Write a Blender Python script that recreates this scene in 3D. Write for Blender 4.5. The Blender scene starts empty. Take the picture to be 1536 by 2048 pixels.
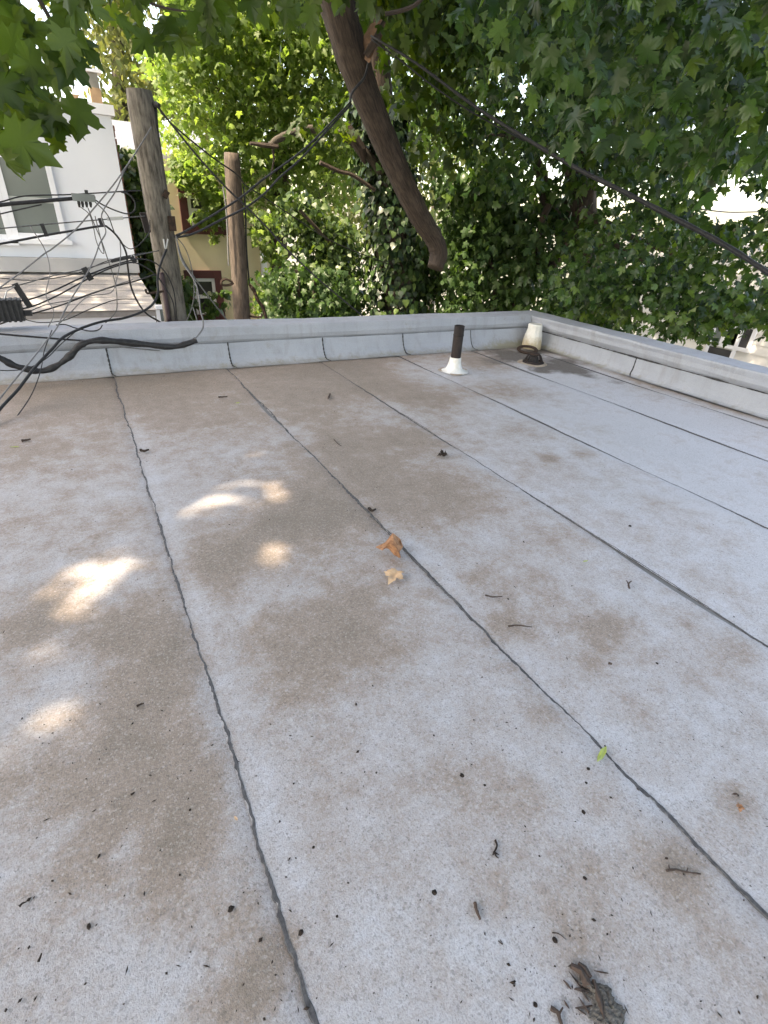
import bpy, math, random
import numpy as np
from mathutils import Vector, Matrix
random.seed(7); RG = np.random.default_rng(7)
sc = bpy.context.scene
COL = sc.collection

# ------------------------------------------------------------------ camera
F, YAW, PITCH, ROLL, H = 1006.85, 0.53686, 0.52697, -0.06635, 1.30
def _rot():
    cy, sy = math.cos(YAW), math.sin(YAW); cp, sp = math.cos(PITCH), math.sin(PITCH)
    f = np.array([sy*cp, cy*cp, -sp]); r = np.array([cy, -sy, 0.]); d = np.cross(f, r)
    cr, sr = math.cos(ROLL), math.sin(ROLL)
    return np.array([cr*r+sr*d, -sr*r+cr*d, f])
R3 = _rot()
cam = bpy.data.cameras.new('camera'); camo = bpy.data.objects.new('camera', cam); COL.objects.link(camo)
cam.sensor_fit = 'HORIZONTAL'; cam.sensor_width = 36; cam.lens = F/1536*36
cam.clip_start = 0.05; cam.clip_end = 9000
M = Matrix.Identity(4)
for i in range(3):
    M[i][0] = R3[0][i]; M[i][1] = -R3[1][i]; M[i][2] = -R3[2][i]
M[2][3] = H
camo.matrix_world = M
sc.camera = camo

# ------------------------------------------------------------------ light
SUN_AZ = math.radians(-93); SUN_EL = math.radians(56)      # azimuth measured from +Y towards +X
SDIR = np.array([math.sin(SUN_AZ)*math.cos(SUN_EL), math.cos(SUN_AZ)*math.cos(SUN_EL), math.sin(SUN_EL)])
w = bpy.data.worlds.new('World'); sc.world = w; w.use_nodes = True
nt = w.node_tree
sky = nt.nodes.new('ShaderNodeTexSky'); sky.sky_type = 'NISHITA'; sky.sun_disc = False
sky.sun_elevation = SUN_EL; sky.sun_rotation = SUN_AZ
sky.air_density = 1.0; sky.dust_density = 2.5; sky.ozone_density = 1.0
bg = nt.nodes['Background']; bg.inputs['Strength'].default_value = 0.15
nt.links.new(sky.outputs[0], bg.inputs['Color'])
sun = bpy.data.lights.new('sun', 'SUN'); sun.energy = 2.5; sun.angle = math.radians(0.5); sun.color = (1, .95, .87)
so = bpy.data.objects.new('sun', sun); COL.objects.link(so)
so.rotation_euler = Vector(-SDIR).to_track_quat('-Z', 'Y').to_euler()
sc.view_settings.view_transform = 'Standard'; sc.view_settings.look = 'None'
sc.view_settings.exposure = 2.58; sc.view_settings.gamma = 1.0
sc.view_settings.use_curve_mapping = False
sc.view_settings.use_white_balance = True; sc.view_settings.white_balance_temperature = 8550; sc.view_settings.white_balance_tint = 11
sc.render.engine = 'CYCLES'
sc.cycles.max_bounces = 7; sc.cycles.diffuse_bounces = 4; sc.cycles.transmission_bounces = 5
sc.cycles.sample_clamp_indirect = 6

# ------------------------------------------------------------------ picture point -> place
def ray(px, py):
    return R3.T @ np.array([(px-768)/F, (py-1024)/F, 1.])
def at(px, py, Y):                      # on the vertical plane at that depth
    d = ray(px, py); return np.array([0, 0, H]) + d*(Y/d[1])
def atx(px, py, X):
    d = ray(px, py); return np.array([0, 0, H]) + d*(X/d[0])
def onroof(px, py, z=0.):
    d = ray(px, py); return np.array([0, 0, H]) + d*((z-H)/d[2])
def far(px, py, dist):
    d = ray(px, py); return np.array([0, 0, H]) + d/np.linalg.norm(d)*dist
def project(P):
    q = (np.asarray(P)-np.array([0, 0, H])) @ R3.T
    return 768+F*q[..., 0]/q[..., 2], 1024+F*q[..., 1]/q[..., 2], q[..., 2]

# ------------------------------------------------------------------ objects
def tag(o, label=None, cat=None, group=None, kind=None):
    if label: o['label'] = label
    if cat: o['category'] = cat
    if group: o['group'] = group
    if kind: o['kind'] = kind
    return o
def empty(name, loc=(0, 0, 0)):
    o = bpy.data.objects.new(name, None); COL.objects.link(o); o.location = loc; o.empty_display_size = .1
    return o
class MB:
    def __init__(s): s.v = []; s.f = []; s.uv = []; s.n = 0
    def add(s, v, f, uv=None):
        v = [tuple(map(float, a)) for a in v]
        s.f += [tuple(i+s.n for i in a) for a in f]; s.v += v; s.n += len(v)
        s.uv += list(uv) if uv is not None else [(a[0]+a[1]*.37, a[2]+a[1]*.61) for a in v]
        return s
    def box(s, lo, hi):
        x0, y0, z0 = lo; x1, y1, z1 = hi
        return s.add([(x0,y0,z0),(x1,y0,z0),(x1,y1,z0),(x0,y1,z0),(x0,y0,z1),(x1,y0,z1),(x1,y1,z1),(x0,y1,z1)],
              [(3,2,1,0),(4,5,6,7),(0,1,5,4),(1,2,6,5),(2,3,7,6),(3,0,4,7)])
    def bar(s, a, b, wx, wy, up=(0, 0, 1)):     # box from a to b
        a, b = np.array(a, float), np.array(b, float); t = (b-a)/np.linalg.norm(b-a)
        u = np.cross(np.array(up, float), t)
        if np.linalg.norm(u) < 1e-4: u = np.cross(np.array([1., 0, 0]), t)
        u /= np.linalg.norm(u); v = np.cross(t, u); u *= wx/2; v *= wy/2
        return s.add([a-u-v, a+u-v, a+u+v, a-u+v, b-u-v, b+u-v, b+u+v, b-u+v],
              [(3,2,1,0),(4,5,6,7),(0,1,5,4),(1,2,6,5),(2,3,7,6),(3,0,4,7)])
    def tube(s, pts, rad, n=8, cap=True, wob=0.):
        P = np.array(pts, float); k = len(P); rad = np.broadcast_to(np.array(rad, float), (k,))
        T = np.gradient(P, axis=0); T /= np.linalg.norm(T, axis=1)[:, None]+1e-12
        u = np.cross(T[0], [0, 0, 1.]);
        if np.linalg.norm(u) < .05: u = np.cross(T[0], [0, 1., 0])
        u /= np.linalg.norm(u); V = []; UV = []; L = 0
        ph = np.arange(n)*2*math.pi/n; wo = RG.normal(0, 1, n)*wob
        for i in range(k):
            u = u-T[i]*np.dot(u, T[i]); u /= np.linalg.norm(u); b = np.cross(T[i], u)
            if i: L += np.linalg.norm(P[i]-P[i-1])
            for j in range(n):
                r = rad[i]*(1+wo[j]*.5+(RG.normal(0, 1)*wob*.5 if wob else 0))
                V.append(P[i]+r*(math.cos(ph[j])*u+math.sin(ph[j])*b)); UV.append((rad.max()*6.28*j/n, L))
        fs = [(i*n+j, i*n+(j+1) % n, (i+1)*n+(j+1) % n, (i+1)*n+j) for i in range(k-1) for j in range(n)]
        if cap: fs += [tuple(range(n-1, -1, -1)), tuple(range((k-1)*n, k*n))]
        return s.add(V, fs, UV)
    def lathe(s, prof, c=(0, 0, 0), n=20, jit=0., tilt=None):
        V = []; k = len(prof); c = np.array(c, float)
        for r, z in prof:
            for j in range(n):
                a = 2*math.pi*j/n; q = r*(1+jit*math.sin(a*3+1)+jit*.6*math.sin(a*5+z*30))
                p = np.array([q*math.cos(a), q*math.sin(a), z])
                if tilt is not None: p = np.array(tilt @ Vector(p))
                V.append(c+p)
        fs = [(i*n+j, i*n+(j+1) % n, (i+1)*n+(j+1) % n, (i+1)*n+j) for i in range(k-1) for j in range(n)]
        return s.add(V, fs)
    def build(s, name, mat, parent=None, smooth=False, kind=None, loc=None):
        me = bpy.data.meshes.new(name); V = np.array(s.v)
        if loc is not None: V = V-np.array(loc)
        me.from_pydata(V.tolist(), [], s.f)
        ul = me.uv_layers.new(name='UVMap'); li = np.empty(len(me.loops), int); me.loops.foreach_get('vertex_index', li)
        ul.data.foreach_set('uv', np.array(s.uv, float)[li].ravel())
        if smooth: me.polygons.foreach_set('use_smooth', [True]*len(me.polygons))
        me.materials.append(mat); me.update()
        o = bpy.data.objects.new(name, me); COL.objects.link(o)
        if loc is not None: o.location = loc
        if parent is not None: o.parent = parent
        if kind: o['kind'] = kind
        return o
def spline(pts, sub=6):
    P = np.array(pts, float); Q = np.vstack([2*P[0]-P[1], P, 2*P[-1]-P[-2]]); out = []
    for i in range(1, len(Q)-2):
        a, b, c, d = Q[i-1], Q[i], Q[i+1], Q[i+2]
        for t in np.linspace(0, 1, sub, endpoint=False):
            out.append(.5*((2*b)+(c-a)*t+(2*a-5*b+4*c-d)*t*t+(3*b-a-3*c+d)*t**3))
    out.append(P[-1]); return np.array(out)
def lerp(a, b, t): return a+(b-a)*t

# ------------------------------------------------------------------ materials
def base_mat(name):
    m = bpy.data.materials.new(name); m.use_nodes = True
    return m, m.node_tree.nodes, m.node_tree.links, m.node_tree.nodes['Principled BSDF']
def N(ns, t, **k):
    n = ns.new('ShaderNode'+t)
    for a, b in k.items(): setattr(n, a, b)
    return n
def mixc(ns, ls, fac, a, b, blend='MIX'):
    m = N(ns, 'Mix', data_type='RGBA', blend_type=blend)
    for s, v in ((m.inputs[0], fac), (m.inputs[6], a), (m.inputs[7], b)):
        if hasattr(v, 'is_linked'): ls.new(v, s)
        elif isinstance(v, (int, float)): s.default_value = v
        else: s.default_value = (*v, 1)
    return m.outputs[2]
def rng(ns, ls, v, a, b, c=0., d=1.):
    m = N(ns, 'MapRange'); ls.new(v, m.inputs[0])
    for i, x in enumerate((a, b, c, d)): m.inputs[i+1].default_value = x
    return m.outputs[0]
def noise(ns, ls, co, scale, detail=4, rough=.55, stretch=None):
    if stretch:
        mp = N(ns, 'Mapping'); mp.inputs['Scale'].default_value = stretch; ls.new(co, mp.inputs[0]); co = mp.outputs[0]
    n = N(ns, 'TexNoise'); n.inputs['Scale'].default_value = scale; n.inputs['Detail'].default_value = detail
    n.inputs['Roughness'].default_value = rough; ls.new(co, n.inputs['Vector']); return n.outputs[0]
def bump(ns, ls, bs, h, strength, dist):
    b = N(ns, 'Bump'); b.inputs['Strength'].default_value = strength; b.inputs['Distance'].default_value = dist
    ls.new(h, b.inputs['Height']); ls.new(b.outputs[0], bs.inputs['Normal'])
def plain(name, c1, c2=None, scale=6, rough=.6, stretch=None, bmp=.2, bd=.01, uv=False, metal=0, detail=5, lo=.35, hi=.65, fine=None):
    m, ns, ls, bs = base_mat(name); c2 = c2 or tuple(x*.7 for x in c1)
    tc = N(ns, 'TexCoord'); co = tc.outputs['UV' if uv else 'Object']
    n = noise(ns, ls, co, scale, detail, .6, stretch)
    col = mixc(ns, ls, rng(ns, ls, n, lo, hi), c1, c2)
    if fine:
        nf = noise(ns, ls, co, fine, 2)
        col = mixc(ns, ls, rng(ns, ls, nf, .3, .7, 0, .5), col, tuple(x*.45 for x in c1))
    ls.new(col, bs.inputs['Base Color']); bs.inputs['Roughness'].default_value = rough; bs.inputs['Metallic'].default_value = metal
    if max(c1) < .05: bs.inputs['Specular IOR Level'].default_value = .22
    if bmp: bump(ns, ls, bs, n, bmp, bd)
    return m
def leaf_mat(name, cols, trans=.45, tint=(1.5, 1.55, .7), rough=.45):
    m, ns, ls, bs = base_mat(name)
    g = N(ns, 'NewGeometry'); oi = N(ns, 'ObjectInfo')
    ad = N(ns, 'Math', operation='ADD'); ls.new(g.outputs['Random Per Island'], ad.inputs[0]); ls.new(oi.outputs['Random'], ad.inputs[1])
    fr = N(ns, 'Math', operation='FRACT'); ls.new(ad.outputs[0], fr.inputs[0])
    rp = N(ns, 'ValToRGB'); e = rp.color_ramp.elements
    while len(e) < len(cols): e.new(.5)
    for i, c in enumerate(cols): e[i].position = i/(len(cols)-1); e[i].color = (*c, 1)
    ls.new(fr.outputs[0], rp.inputs[0])
    tc = N(ns, 'TexCoord'); nz = noise(ns, ls, tc.outputs['Object'], 24, 3, .6)
    lc = mixc(ns, ls, rng(ns, ls, nz, .3, .7, 0, .45), rp.outputs[0], tuple(x*.5 for x in cols[0]))
    lc = mixc(ns, ls, g.outputs['Backfacing'], lc, mixc(ns, ls, .25, lc, (.085, .13, .06)))
    ls.new(lc, bs.inputs['Base Color']); bs.inputs['Roughness'].default_value = rough
    bs.inputs['Specular IOR Level'].default_value = .4
    tr = N(ns, 'BsdfTranslucent')
    ls.new(mixc(ns, ls, 1., rp.outputs[0], tint, 'MULTIPLY'), tr.inputs[0])
    mx = N(ns, 'MixShader'); mx.inputs[0].default_value = trans
    ls.new(bs.outputs[0], mx.inputs[1]); ls.new(tr.outputs[0], mx.inputs[2])
    ls.new(mx.outputs[0], ns['Material Output'].inputs[0])
    return m
def bark_mat(name, c1, c2, c3, sc_=1., depth=.012):
    m, ns, ls, bs = base_mat(name); tc = N(ns, 'TexCoord'); uv = tc.outputs['UV']
    a = noise(ns, ls, uv, 34*sc_, 8, .65, (1, .16, 1)); b = noise(ns, ls, uv, 5*sc_, 5, .6, (1, .6, 1))
    col = mixc(ns, ls, rng(ns, ls, a, .36, .62), c2, c1); col = mixc(ns, ls, rng(ns, ls, b, .5, .75, 0, .75), col, c3)
    ls.new(col, bs.inputs['Base Color']); bs.inputs['Roughness'].default_value = .9
    bump(ns, ls, bs, a, .9, depth); return m

def membrane(name, edge=0):
    m, ns, ls, bs = base_mat(name); tc = N(ns, 'TexCoord'); co = tc.outputs['Object']
    at_ = N(ns, 'Attribute', attribute_name='dirt'); mu = N(ns, 'Attribute', attribute_name='mud')
    n1 = noise(ns, ls, co, 1.6, 8, .62); n2 = noise(ns, ls, co, 9, 6, .65); n3 = noise(ns, ls, co, 60, 4, .7)
    gr = noise(ns, ls, co, 300, 2, .7, (1, .8, 1)); gw = noise(ns, ls, co, 130, 3, .75)
    vo = N(ns, 'TexVoronoi'); vo.inputs['Scale'].default_value = 210; ls.new(co, vo.inputs['Vector'])
    # cool pale mineral surface
    col = mixc(ns, ls, rng(ns, ls, n1, .3, .7), (.475, .473, .49), (.55, .55, .58))
    # brown dust: painted-in patches broken up by noise
    s = N(ns, 'Math', operation='ADD'); ls.new(at_.outputs['Fac'], s.inputs[0])
    k = rng(ns, ls, n1, .25, .75, -.36, .36); ls.new(k, s.inputs[1])
    s2 = N(ns, 'Math', operation='ADD'); ls.new(s.outputs[0], s2.inputs[0]); ls.new(rng(ns, ls, n2, .25, .75, -.34, .34), s2.inputs[1])
    s3 = N(ns, 'Math', operation='ADD'); ls.new(s2.outputs[0], s3.inputs[0]); ls.new(rng(ns, ls, n3, .3, .7, -.16, .16), s3.inputs[1])
    col = mixc(ns, ls, rng(ns, ls, s3.outputs[0], .12, .9, 0, .86), col, (.315, .235, .178))
    s4 = N(ns, 'Math', operation='ADD'); ls.new(s3.outputs[0], s4.inputs[0]); ls.new(rng(ns, ls, gw, .3, .7, -.45, .45), s4.inputs[1])
    col = mixc(ns, ls, rng(ns, ls, s4.outputs[0], .8, 1.45, 0, .55), col, (.155, .128, .092))
    s5 = N(ns, 'Math', operation='ADD'); ls.new(mu.outputs['Fac'], s5.inputs[0]); ls.new(rng(ns, ls, n2, .25, .75, -.35, .35), s5.inputs[1])
    col = mixc(ns, ls, rng(ns, ls, s5.outputs[0], .3, 1.0, 0, .9), col, (.085, .07, .058))
    rn = noise(ns, ls, co, 3.1, 3, .5); ab = N(ns, 'Math', operation='SUBTRACT'); ls.new(rn, ab.inputs[0]); ab.inputs[1].default_value = .53
    ab2 = N(ns, 'Math', operation='ABSOLUTE'); ls.new(ab.outputs[0], ab2.inputs[0]); rg_ = rng(ns, ls, ab2.outputs[0], 0, .012, 1, 0)
    rm = N(ns, 'Math', operation='MULTIPLY'); ls.new(rg_, rm.inputs[0]); ls.new(rng(ns, ls, s3.outputs[0], .35, .9, 0, .30), rm.inputs[1])
    col = mixc(ns, ls, rm.outputs[0], col, (.22, .175, .135))
    # granules
    col = mixc(ns, ls, rng(ns, ls, gr, .32, .52, .5, 0), col, (.17, .16, .15))
    vs = N(ns, 'SeparateColor'); ls.new(vo.outputs['Color'], vs.inputs[0])
    col = mixc(ns, ls, rng(ns, ls, vs.outputs[0], .78, 1., 0, .2), col, (.75, .745, .74))
    col = mixc(ns, ls, rng(ns, ls, vs.outputs[1], .84, 1., 0, .42), col, (.12, .115, .11))
    ls.new(col, bs.inputs['Base Color']); bs.inputs['Roughness'].default_value = .72; bs.inputs['Specular IOR Level'].default_value = .35
    bump(ns, ls, bs, gr, .55, .003)
    return m
MEMB = membrane('mineral_membrane')
FLASH = plain('flashing_granules', (.345, .365, .415), (.41, .43, .475), 3, .75, fine=260, bmp=0)
def flash_mat(name):
    m, ns, ls, bs = base_mat(name); tc = N(ns, 'TexCoord'); co = tc.outputs['Object']
    n1 = noise(ns, ls, co, 2.2, 7, .65); g = noise(ns, ls, co, 240, 2, .7); n2 = noise(ns, ls, co, 14, 6, .7); st = noise(ns, ls, co, 9, 5, .65, (1, 1, .12)); sm = noise(ns, ls, co, 5.5, 8, .75)
    mu = N(ns, 'Attribute', attribute_name='mud')
    col = mixc(ns, ls, rng(ns, ls, n1, .3, .7), (.31, .33, .37), (.39, .41, .455))
    col = mixc(ns, ls, rng(ns, ls, n2, .58, .8, 0, .35), col, (.30, .29, .27))
    col = mixc(ns, ls, rng(ns, ls, st, .52, .75, 0, .6), col, (.24, .235, .225)); col = mixc(ns, ls, rng(ns, ls, sm, .58, .70, 0, .65), col, (.26, .245, .21))
    col = mixc(ns, ls, rng(ns, ls, g, .3, .55, .42, 0), col, (.19, .19, .195))
    s5 = N(ns, 'Math', operation='ADD'); ls.new(mu.outputs['Fac'], s5.inputs[0]); ls.new(rng(ns, ls, n2, .25, .75, -.4, .4), s5.inputs[1])
    col = mixc(ns, ls, rng(ns, ls, s5.outputs[0], .25, .95, 0, .85), col, (.22, .20, .13))
    ls.new(col, bs.inputs['Base Color']); bs.inputs['Roughness'].default_value = .75
    bump(ns, ls, bs, g, .4, .003); return m
FLASH = flash_mat('flashing_granules')
TAR = plain('tar', (.05, .05, .055), (.115, .115, .12), 60, .75, bmp=.5, bd=.004, fine=200)
TARD = plain('tar_dark', (.022, .022, .024), (.05, .05, .05), 40, .6)
BLACK = plain('black_rubber', (.018, .018, .02), (.035, .035, .037), 30, .45)
GREYW = plain('grey_cable', (.10, .10, .105), (.17, .17, .175), 20, .5)
STEEL = plain('galvanised_steel', (.45, .46, .47), (.33, .33, .34), 40, .4, metal=.7)
STRAND = plain('steel_strand', (.06, .06, .063), (.11, .11, .11), 50, .5)
POLEW = bark_mat('pole_wood', (.175, .155, .13), (.045, .038, .031), (.24, .215, .185), 1.1, .008)
POLEB = bark_mat('pole_wood_brown', (.105, .08, .064), (.034, .026, .021), (.135, .107, .086), 1.1, .008)
BARK = bark_mat('bark_brown', (.088, .060, .044), (.022, .016, .012), (.135, .098, .074), 1., .014)
BARKL = bark_mat('bark_limb', (.062, .043, .033), (.016, .011, .008), (.10, .074, .058), 1.3, .012)
BARKG = bark_mat('bark_grey', (.07, .058, .045), (.025, .02, .015), (.095, .08, .063), 1.2, .01)
BARKD = bark_mat('bark_dark', (.075, .052, .04), (.022, .016, .013), (.10, .075, .06), 1., .02)
RAW = plain('raw_wood', (.22, .125, .075), (.12, .07, .045), 25, .8)
WHITEP = plain('white_boot_paint', (.80, .80, .79), (.60, .58, .53), 16, .5, bmp=.15)
IRON = plain('cast_iron', (.020, .017, .017), (.036, .027, .024), 18, .75, bmp=.4)
RUST = plain('rusty_iron', (.026, .019, .016), (.055, .034, .025), 30, .85, bmp=.4)
BURNT = plain('dry_leaf_brown', (.40, .20, .10), (.27, .125, .06), 60, .7, lo=.4, hi=.6)
PALE = plain('dry_leaf_pale', (.66, .45, .28), (.55, .35, .2), 50, .7)
GREENL = plain('fresh_leaf_green', (.36, .42, .10), (.30, .38, .09), 40, .5)
DARKC = plain('dark_crumb', (.018, .015, .013), (.05, .035, .028), 80, .9)
TWIG = plain('twig_bark', (.085, .055, .043), (.045, .032, .026), 90, .9)
BARKP = plain('bark_flake', (.155, .145, .13), (.06, .052, .045), 75, .95, stretch=(1, 3, 1), bmp=.6, bd=.006)
TAN = plain('tan_flange', (.42, .36, .29), (.27, .21, .16), 20, .85)

# ------------------------------------------------------------------ GROUND and the roof we stand on
GZ = -6.4
g = MB(); K = 16
xs = np.array([-4000, -1500, -600, -250, -120, -60, -30, -12, 0, 12, 30, 60, 120, 250, 600, 1500, 4000.])
g.add([(x, y, GZ) for y in xs for x in xs], [(j*(K+1)+i, j*(K+1)+i+1, (j+1)*(K+1)+i+1, (j+1)*(K+1)+i) for j in range(K) for i in range(K)])
g.build('ground', plain('ground_yard', (.20, .19, .165), (.075, .085, .05), .25, .95, bmp=0), kind='structure')

XR, YB = 4.98, 4.88                     # toes of the right and back parapets
XL, YF = -3.2, -2.2
SEAMS = [-2.72, -1.78, -.835, .114, 1.074, 2.01, 2.95, 3.965, 4.735]
roof = MB().box((XL-.3, YF, -.35), (XR+.30, YB+.42, -.012)).build('roof', plain('roof_deck', (.2, .2, .2)), kind='structure')
MB().box((XL-.3, YF, GZ), (XR+.28, YB+.4, -.352)).build('brick_building', plain('brick_wall_paint', (.3, .16, .11), (.22, .11, .08), 5, .9)).update_tag()
tag(bpy.data.objects['brick_building'], 'brick building whose flat roof fills the foreground', 'building')

# dirt laid on the membrane: px centre, radius in metres, amount
BL = [(120,800,.75,.42),(330,790,.6,.5),(560,800,.6,.55),(750,770,.5,.62),(850,800,.4,.5),(1000,780,.4,.45),(690,745,.5,.5),(980,725,.35,.5),
 (750,950,.42,.6),(880,985,.28,.72),(680,890,.32,.5),(650,1015,.3,.62),(560,1050,.22,.62),(480,1105,.2,.6),(420,1120,.16,.4),
 (700,1255,.2,.66),(560,1270,.14,.4),(600,1350,.15,.45),(770,1310,.12,.3),
 (255,1250,.14,.85),(310,1350,.13,.8),(355,1290,.09,.75),(250,1480,.14,.65),(330,1560,.10,.75),(365,1650,.085,.8),(310,1750,.07,.7),(400,1780,.06,.5),
 (70,1240,.13,.65),(110,1180,.1,.45),(50,1570,.10,.5),(160,1600,.08,.45),(200,880,.25,.3),
 (520,1960,.055,.85),(450,2010,.05,.6),(570,1890,.05,.55),(480,1830,.05,.4),
 (830,880,.26,.5),(1100,915,.10,.6),(1165,905,.08,.5),(1050,860,.22,.35),(960,1150,.1,.25),(1200,860,.16,.25),
 (1000,1245,.08,.45),(1080,1420,.08,.3),(1230,1250,.10,.42),(1200,1305,.07,.4),(1450,1290,.09,.4),(1330,1010,.15,.25),(1110,1080,.12,.3),
 (1000,1750,.06,.4),(1150,1880,.06,.55),(1200,1800,.07,.42),(1350,1750,.08,.5),(1480,1610,.05,.55),(1050,1600,.08,.25),(930,1540,.08,.2),
 (1300,770,.35,.4),(1450,810,.3,.45),(1200,960,.2,.15),(40,900,.3,.3),(180,1740,.05,.5),(160,1710,.04,.5),(220,1640,.05,.4)]
BLW = [(onroof(a, b), r, k) for a, b, r, k in BL]
MUD = [(onroof(1120,735), .22, .55), (onroof(1040,715), .25, .6), (onroof(1160,740), .15, .45), (onroof(985,722), .16, .35), (onroof(1080,740), .12, .5), (onroof(1075,700), .2, .6), (onroof(1230,762), .12, .25), (onroof(1010,705), .3, .3), (onroof(1130,722), .18, .5), (onroof(1180,752), .1, .3)]
def dirt_of(P):
    d = .56-.45*np.clip((P[:, 0]-1.5)/1.7, 0, 1)-.14*np.clip((1.2-P[:, 1])/1., 0, 1); m = np.zeros(len(P))
    for c, r, k in BLW:
        q = ((P[:, 0]-c[0])**2+((P[:, 1]-c[1]))**2)/(r*r); d = np.maximum(d, 0)+1.35*k*np.exp(-q)*(1-np.clip(d, 0, .95)*.6)
    d += .62*np.exp(-((YB-P[:, 1])/.55)**2)*(P[:, 0] < 4.9)+.55*np.exp(-((XR-P[:, 0])/.14)**2)
    for s in SEAMS: d -= .28*np.exp(-(np.abs(P[:, 0]-s-.03)/.05)**2)*np.exp(-((P[:, 1]-2.)/2.2)**2)
    for c, r, k in MUD:
        q = ((P[:, 0]-c[0])**2+(P[:, 1]-c[1])**2)/(r*r); m += 2.3*k*np.exp(-q)
    m += .32*np.exp(-((YB-P[:, 1])/.09)**2)+.25*np.exp(-((XR-.03-P[:, 0])/.07)**2)*np.clip((P[:, 1]-.5)/3, 0, 1)
    return d, m
def setattr_(me, name, vals):
    a = me.attributes.new(name, 'FLOAT', 'POINT'); a.data.foreach_set('value', np.asarray(vals, np.float32))
edges = [XL]+SEAMS+[XR]
for i in range(len(edges)-1):
    x0, x1 = edges[i], edges[i+1]
    ys = np.arange(YF, YB+.001, .05); nx = max(3, int((x1-x0)/.05)); xx = np.linspace(x0-.004, x1+.05 if i < len(edges)-2 else x1, nx+1)
    V = []
    for y in ys:
        for x in xx:
            t = (x-x0)/(x1-x0)
            z = .004*math.sin(x*2.1+y*.7)*.6+.003*math.sin(y*2.9+i*1.7)
            z += -.005*max(0, t-.965)/.035 if t > .965 else 0      # dips under the next sheet
            V.append((x, y, z if t < 1 else z-.004))
    V = np.array(V); V[:, 2] -= .004
    b = MB().add(V, [(r*(nx+1)+c, r*(nx+1)+c+1, (r+1)*(nx+1)+c+1, (r+1)*(nx+1)+c) for r in range(len(ys)-1) for c in range(nx)])
    o = b.build('membrane_sheet', MEMB, roof, smooth=True)
    d, m = dirt_of(V); setattr_(o.data, 'dirt', d); setattr_(o.data, 'mud', m)
# tar squeezed out along each lap
for k, s in enumerate(SEAMS):
    wbase = [.005, .005, .006, .0062, .0066, .0042, .0036, .0036, .0036][k]
    n = 1100; ys = np.linspace(YF, YB-.005, n)
    def walk(sm, a):
        q = RG.normal(0, 1, n+sm); q = np.convolve(q, np.ones(sm)/sm, 'valid')[:n]; return q/(q.std()+1e-9)*a
    cx = s+walk(60, .003)+walk(12, .0018)
    wl = np.clip(wbase+walk(25, wbase*.3)+walk(3, wbase*.34), wbase*.3, wbase*1.7); wr = np.clip(wbase*.5+walk(9, wbase*.25), .001, wbase)
    V = []; fs = []
    for j in range(n):
        zc = .0024*math.sin(s*2.1+ys[j]*.7)+.003*math.sin(ys[j]*2.9+(k+1)*1.7)-.004
        zl = .0024*math.sin(s*2.1+ys[j]*.7)+.003*math.sin(ys[j]*2.9+k*1.7)-.010
        V += [(cx[j]-wl[j], ys[j], min(zl, zc)-.001), (cx[j]-wl[j]*.7, ys[j], max(zl+.0018, zc+.0004)), (cx[j]+wr[j]*.5, ys[j], zc+.0014), (cx[j]+wr[j], ys[j], zc-.001)]
        if j: 
            for q in range(3): fs.append(((j-1)*4+q, (j-1)*4+q+1, j*4+q+1, j*4+q))
    MB().add(V, fs).build('tar_seam', TAR, roof)

# ------------------------------------------------------------------ parapets
def extrude(prof, a, b, axis, step=.06, name='coping_sheet', parent=None, mat=None, wav=.0025, caps=True, mudf=None):
    n = max(2, int(abs(b-a)/step)); V = []; m = len(prof)
    for i in range(n+1):
        t = lerp(a, b, i/n)
        for k, (o_, z) in enumerate(prof):
            jj = wav*math.sin(t*3.1+k*1.3)+wav*.6*math.sin(t*9.7+k*2.1)
            V.append((t, o_+jj*.6, z+jj) if axis == 'x' else (o_+jj*.6, t, z+jj))
    fs = []
    for i in range(n):
        for k in range(m-1):
            q = (i*m+k, i*m+k+1, (i+1)*m+k+1, (i+1)*m+k); fs.append(q if axis == 'y' else q[::-1])
    o = MB().add(V, fs).build(name, mat, parent)
    V = np.array(V); setattr_(o.data, 'mud', mudf(V) if mudf else np.zeros(len(V)))
    return o
ZT = .345
# inner-face profiles (distance from roof, height): back wall along x, right wall along y
CB = [(5.06,.196),(5.015,.197),(4.995,.225),(4.985,.262),(4.993,.293),(4.999,.332),(5.004,ZT-.0015),(5.045,ZT),(5.27,ZT+.008),(5.30,ZT),(5.305,.20)]
FB = [(4.845,.001),(4.885,.006),(4.915,.020),(4.945,.05),(4.965,.085),(4.985,.14),(5.0,.20)]
def lapz(x): return .0
back = empty('parapet_wall', (1, YB+.2, 0)); tag(back, 'low grey granule-covered parapet along the back of the roof, below the utility poles', 'parapet wall')
right = empty('parapet_wall', (XR+.15, 1, 0)); tag(right, 'low grey granule-covered parapet along the right edge, running from corner to frame', 'parapet wall')
def rel(o, root):
    o.parent = root; o.matrix_parent_inverse = Matrix.Translation(root.location).inverted(); return o
core = MB().box((XL-.3, 5.035, -.345), (5.22, 5.285, .335)).build('wall_core', plain('core', (.2, .2, .2))); rel(core, back)
core = MB().box((5.045, YF, -.345), (5.245, 5.03, .335)).build('wall_core', plain('core2', (.2, .2, .2))); rel(core, right)
xa = [XL-.3, at(30, 700, 5.0)[0], at(508, 655, 5.0)[0], at(842, 640, 5.0)[0], 4.965]
for i in range(4):
    o = extrude([(p+(.002 if i % 2 else 0), z+(.003 if i % 2 else 0)) for p, z in CB], xa[i]-.0 , xa[i+1]+(.035 if i < 3 else 0), 'x', mat=FLASH); rel(o, back)
def mud_b(V):
    q = np.exp(-((V[:, 2])/.05)**2)*.62
    near = np.exp(-((V[:, 0]-4.75)/.5)**2)*np.exp(-(V[:, 2]/.12)**2)
    return q+near*.75-.08
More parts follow.
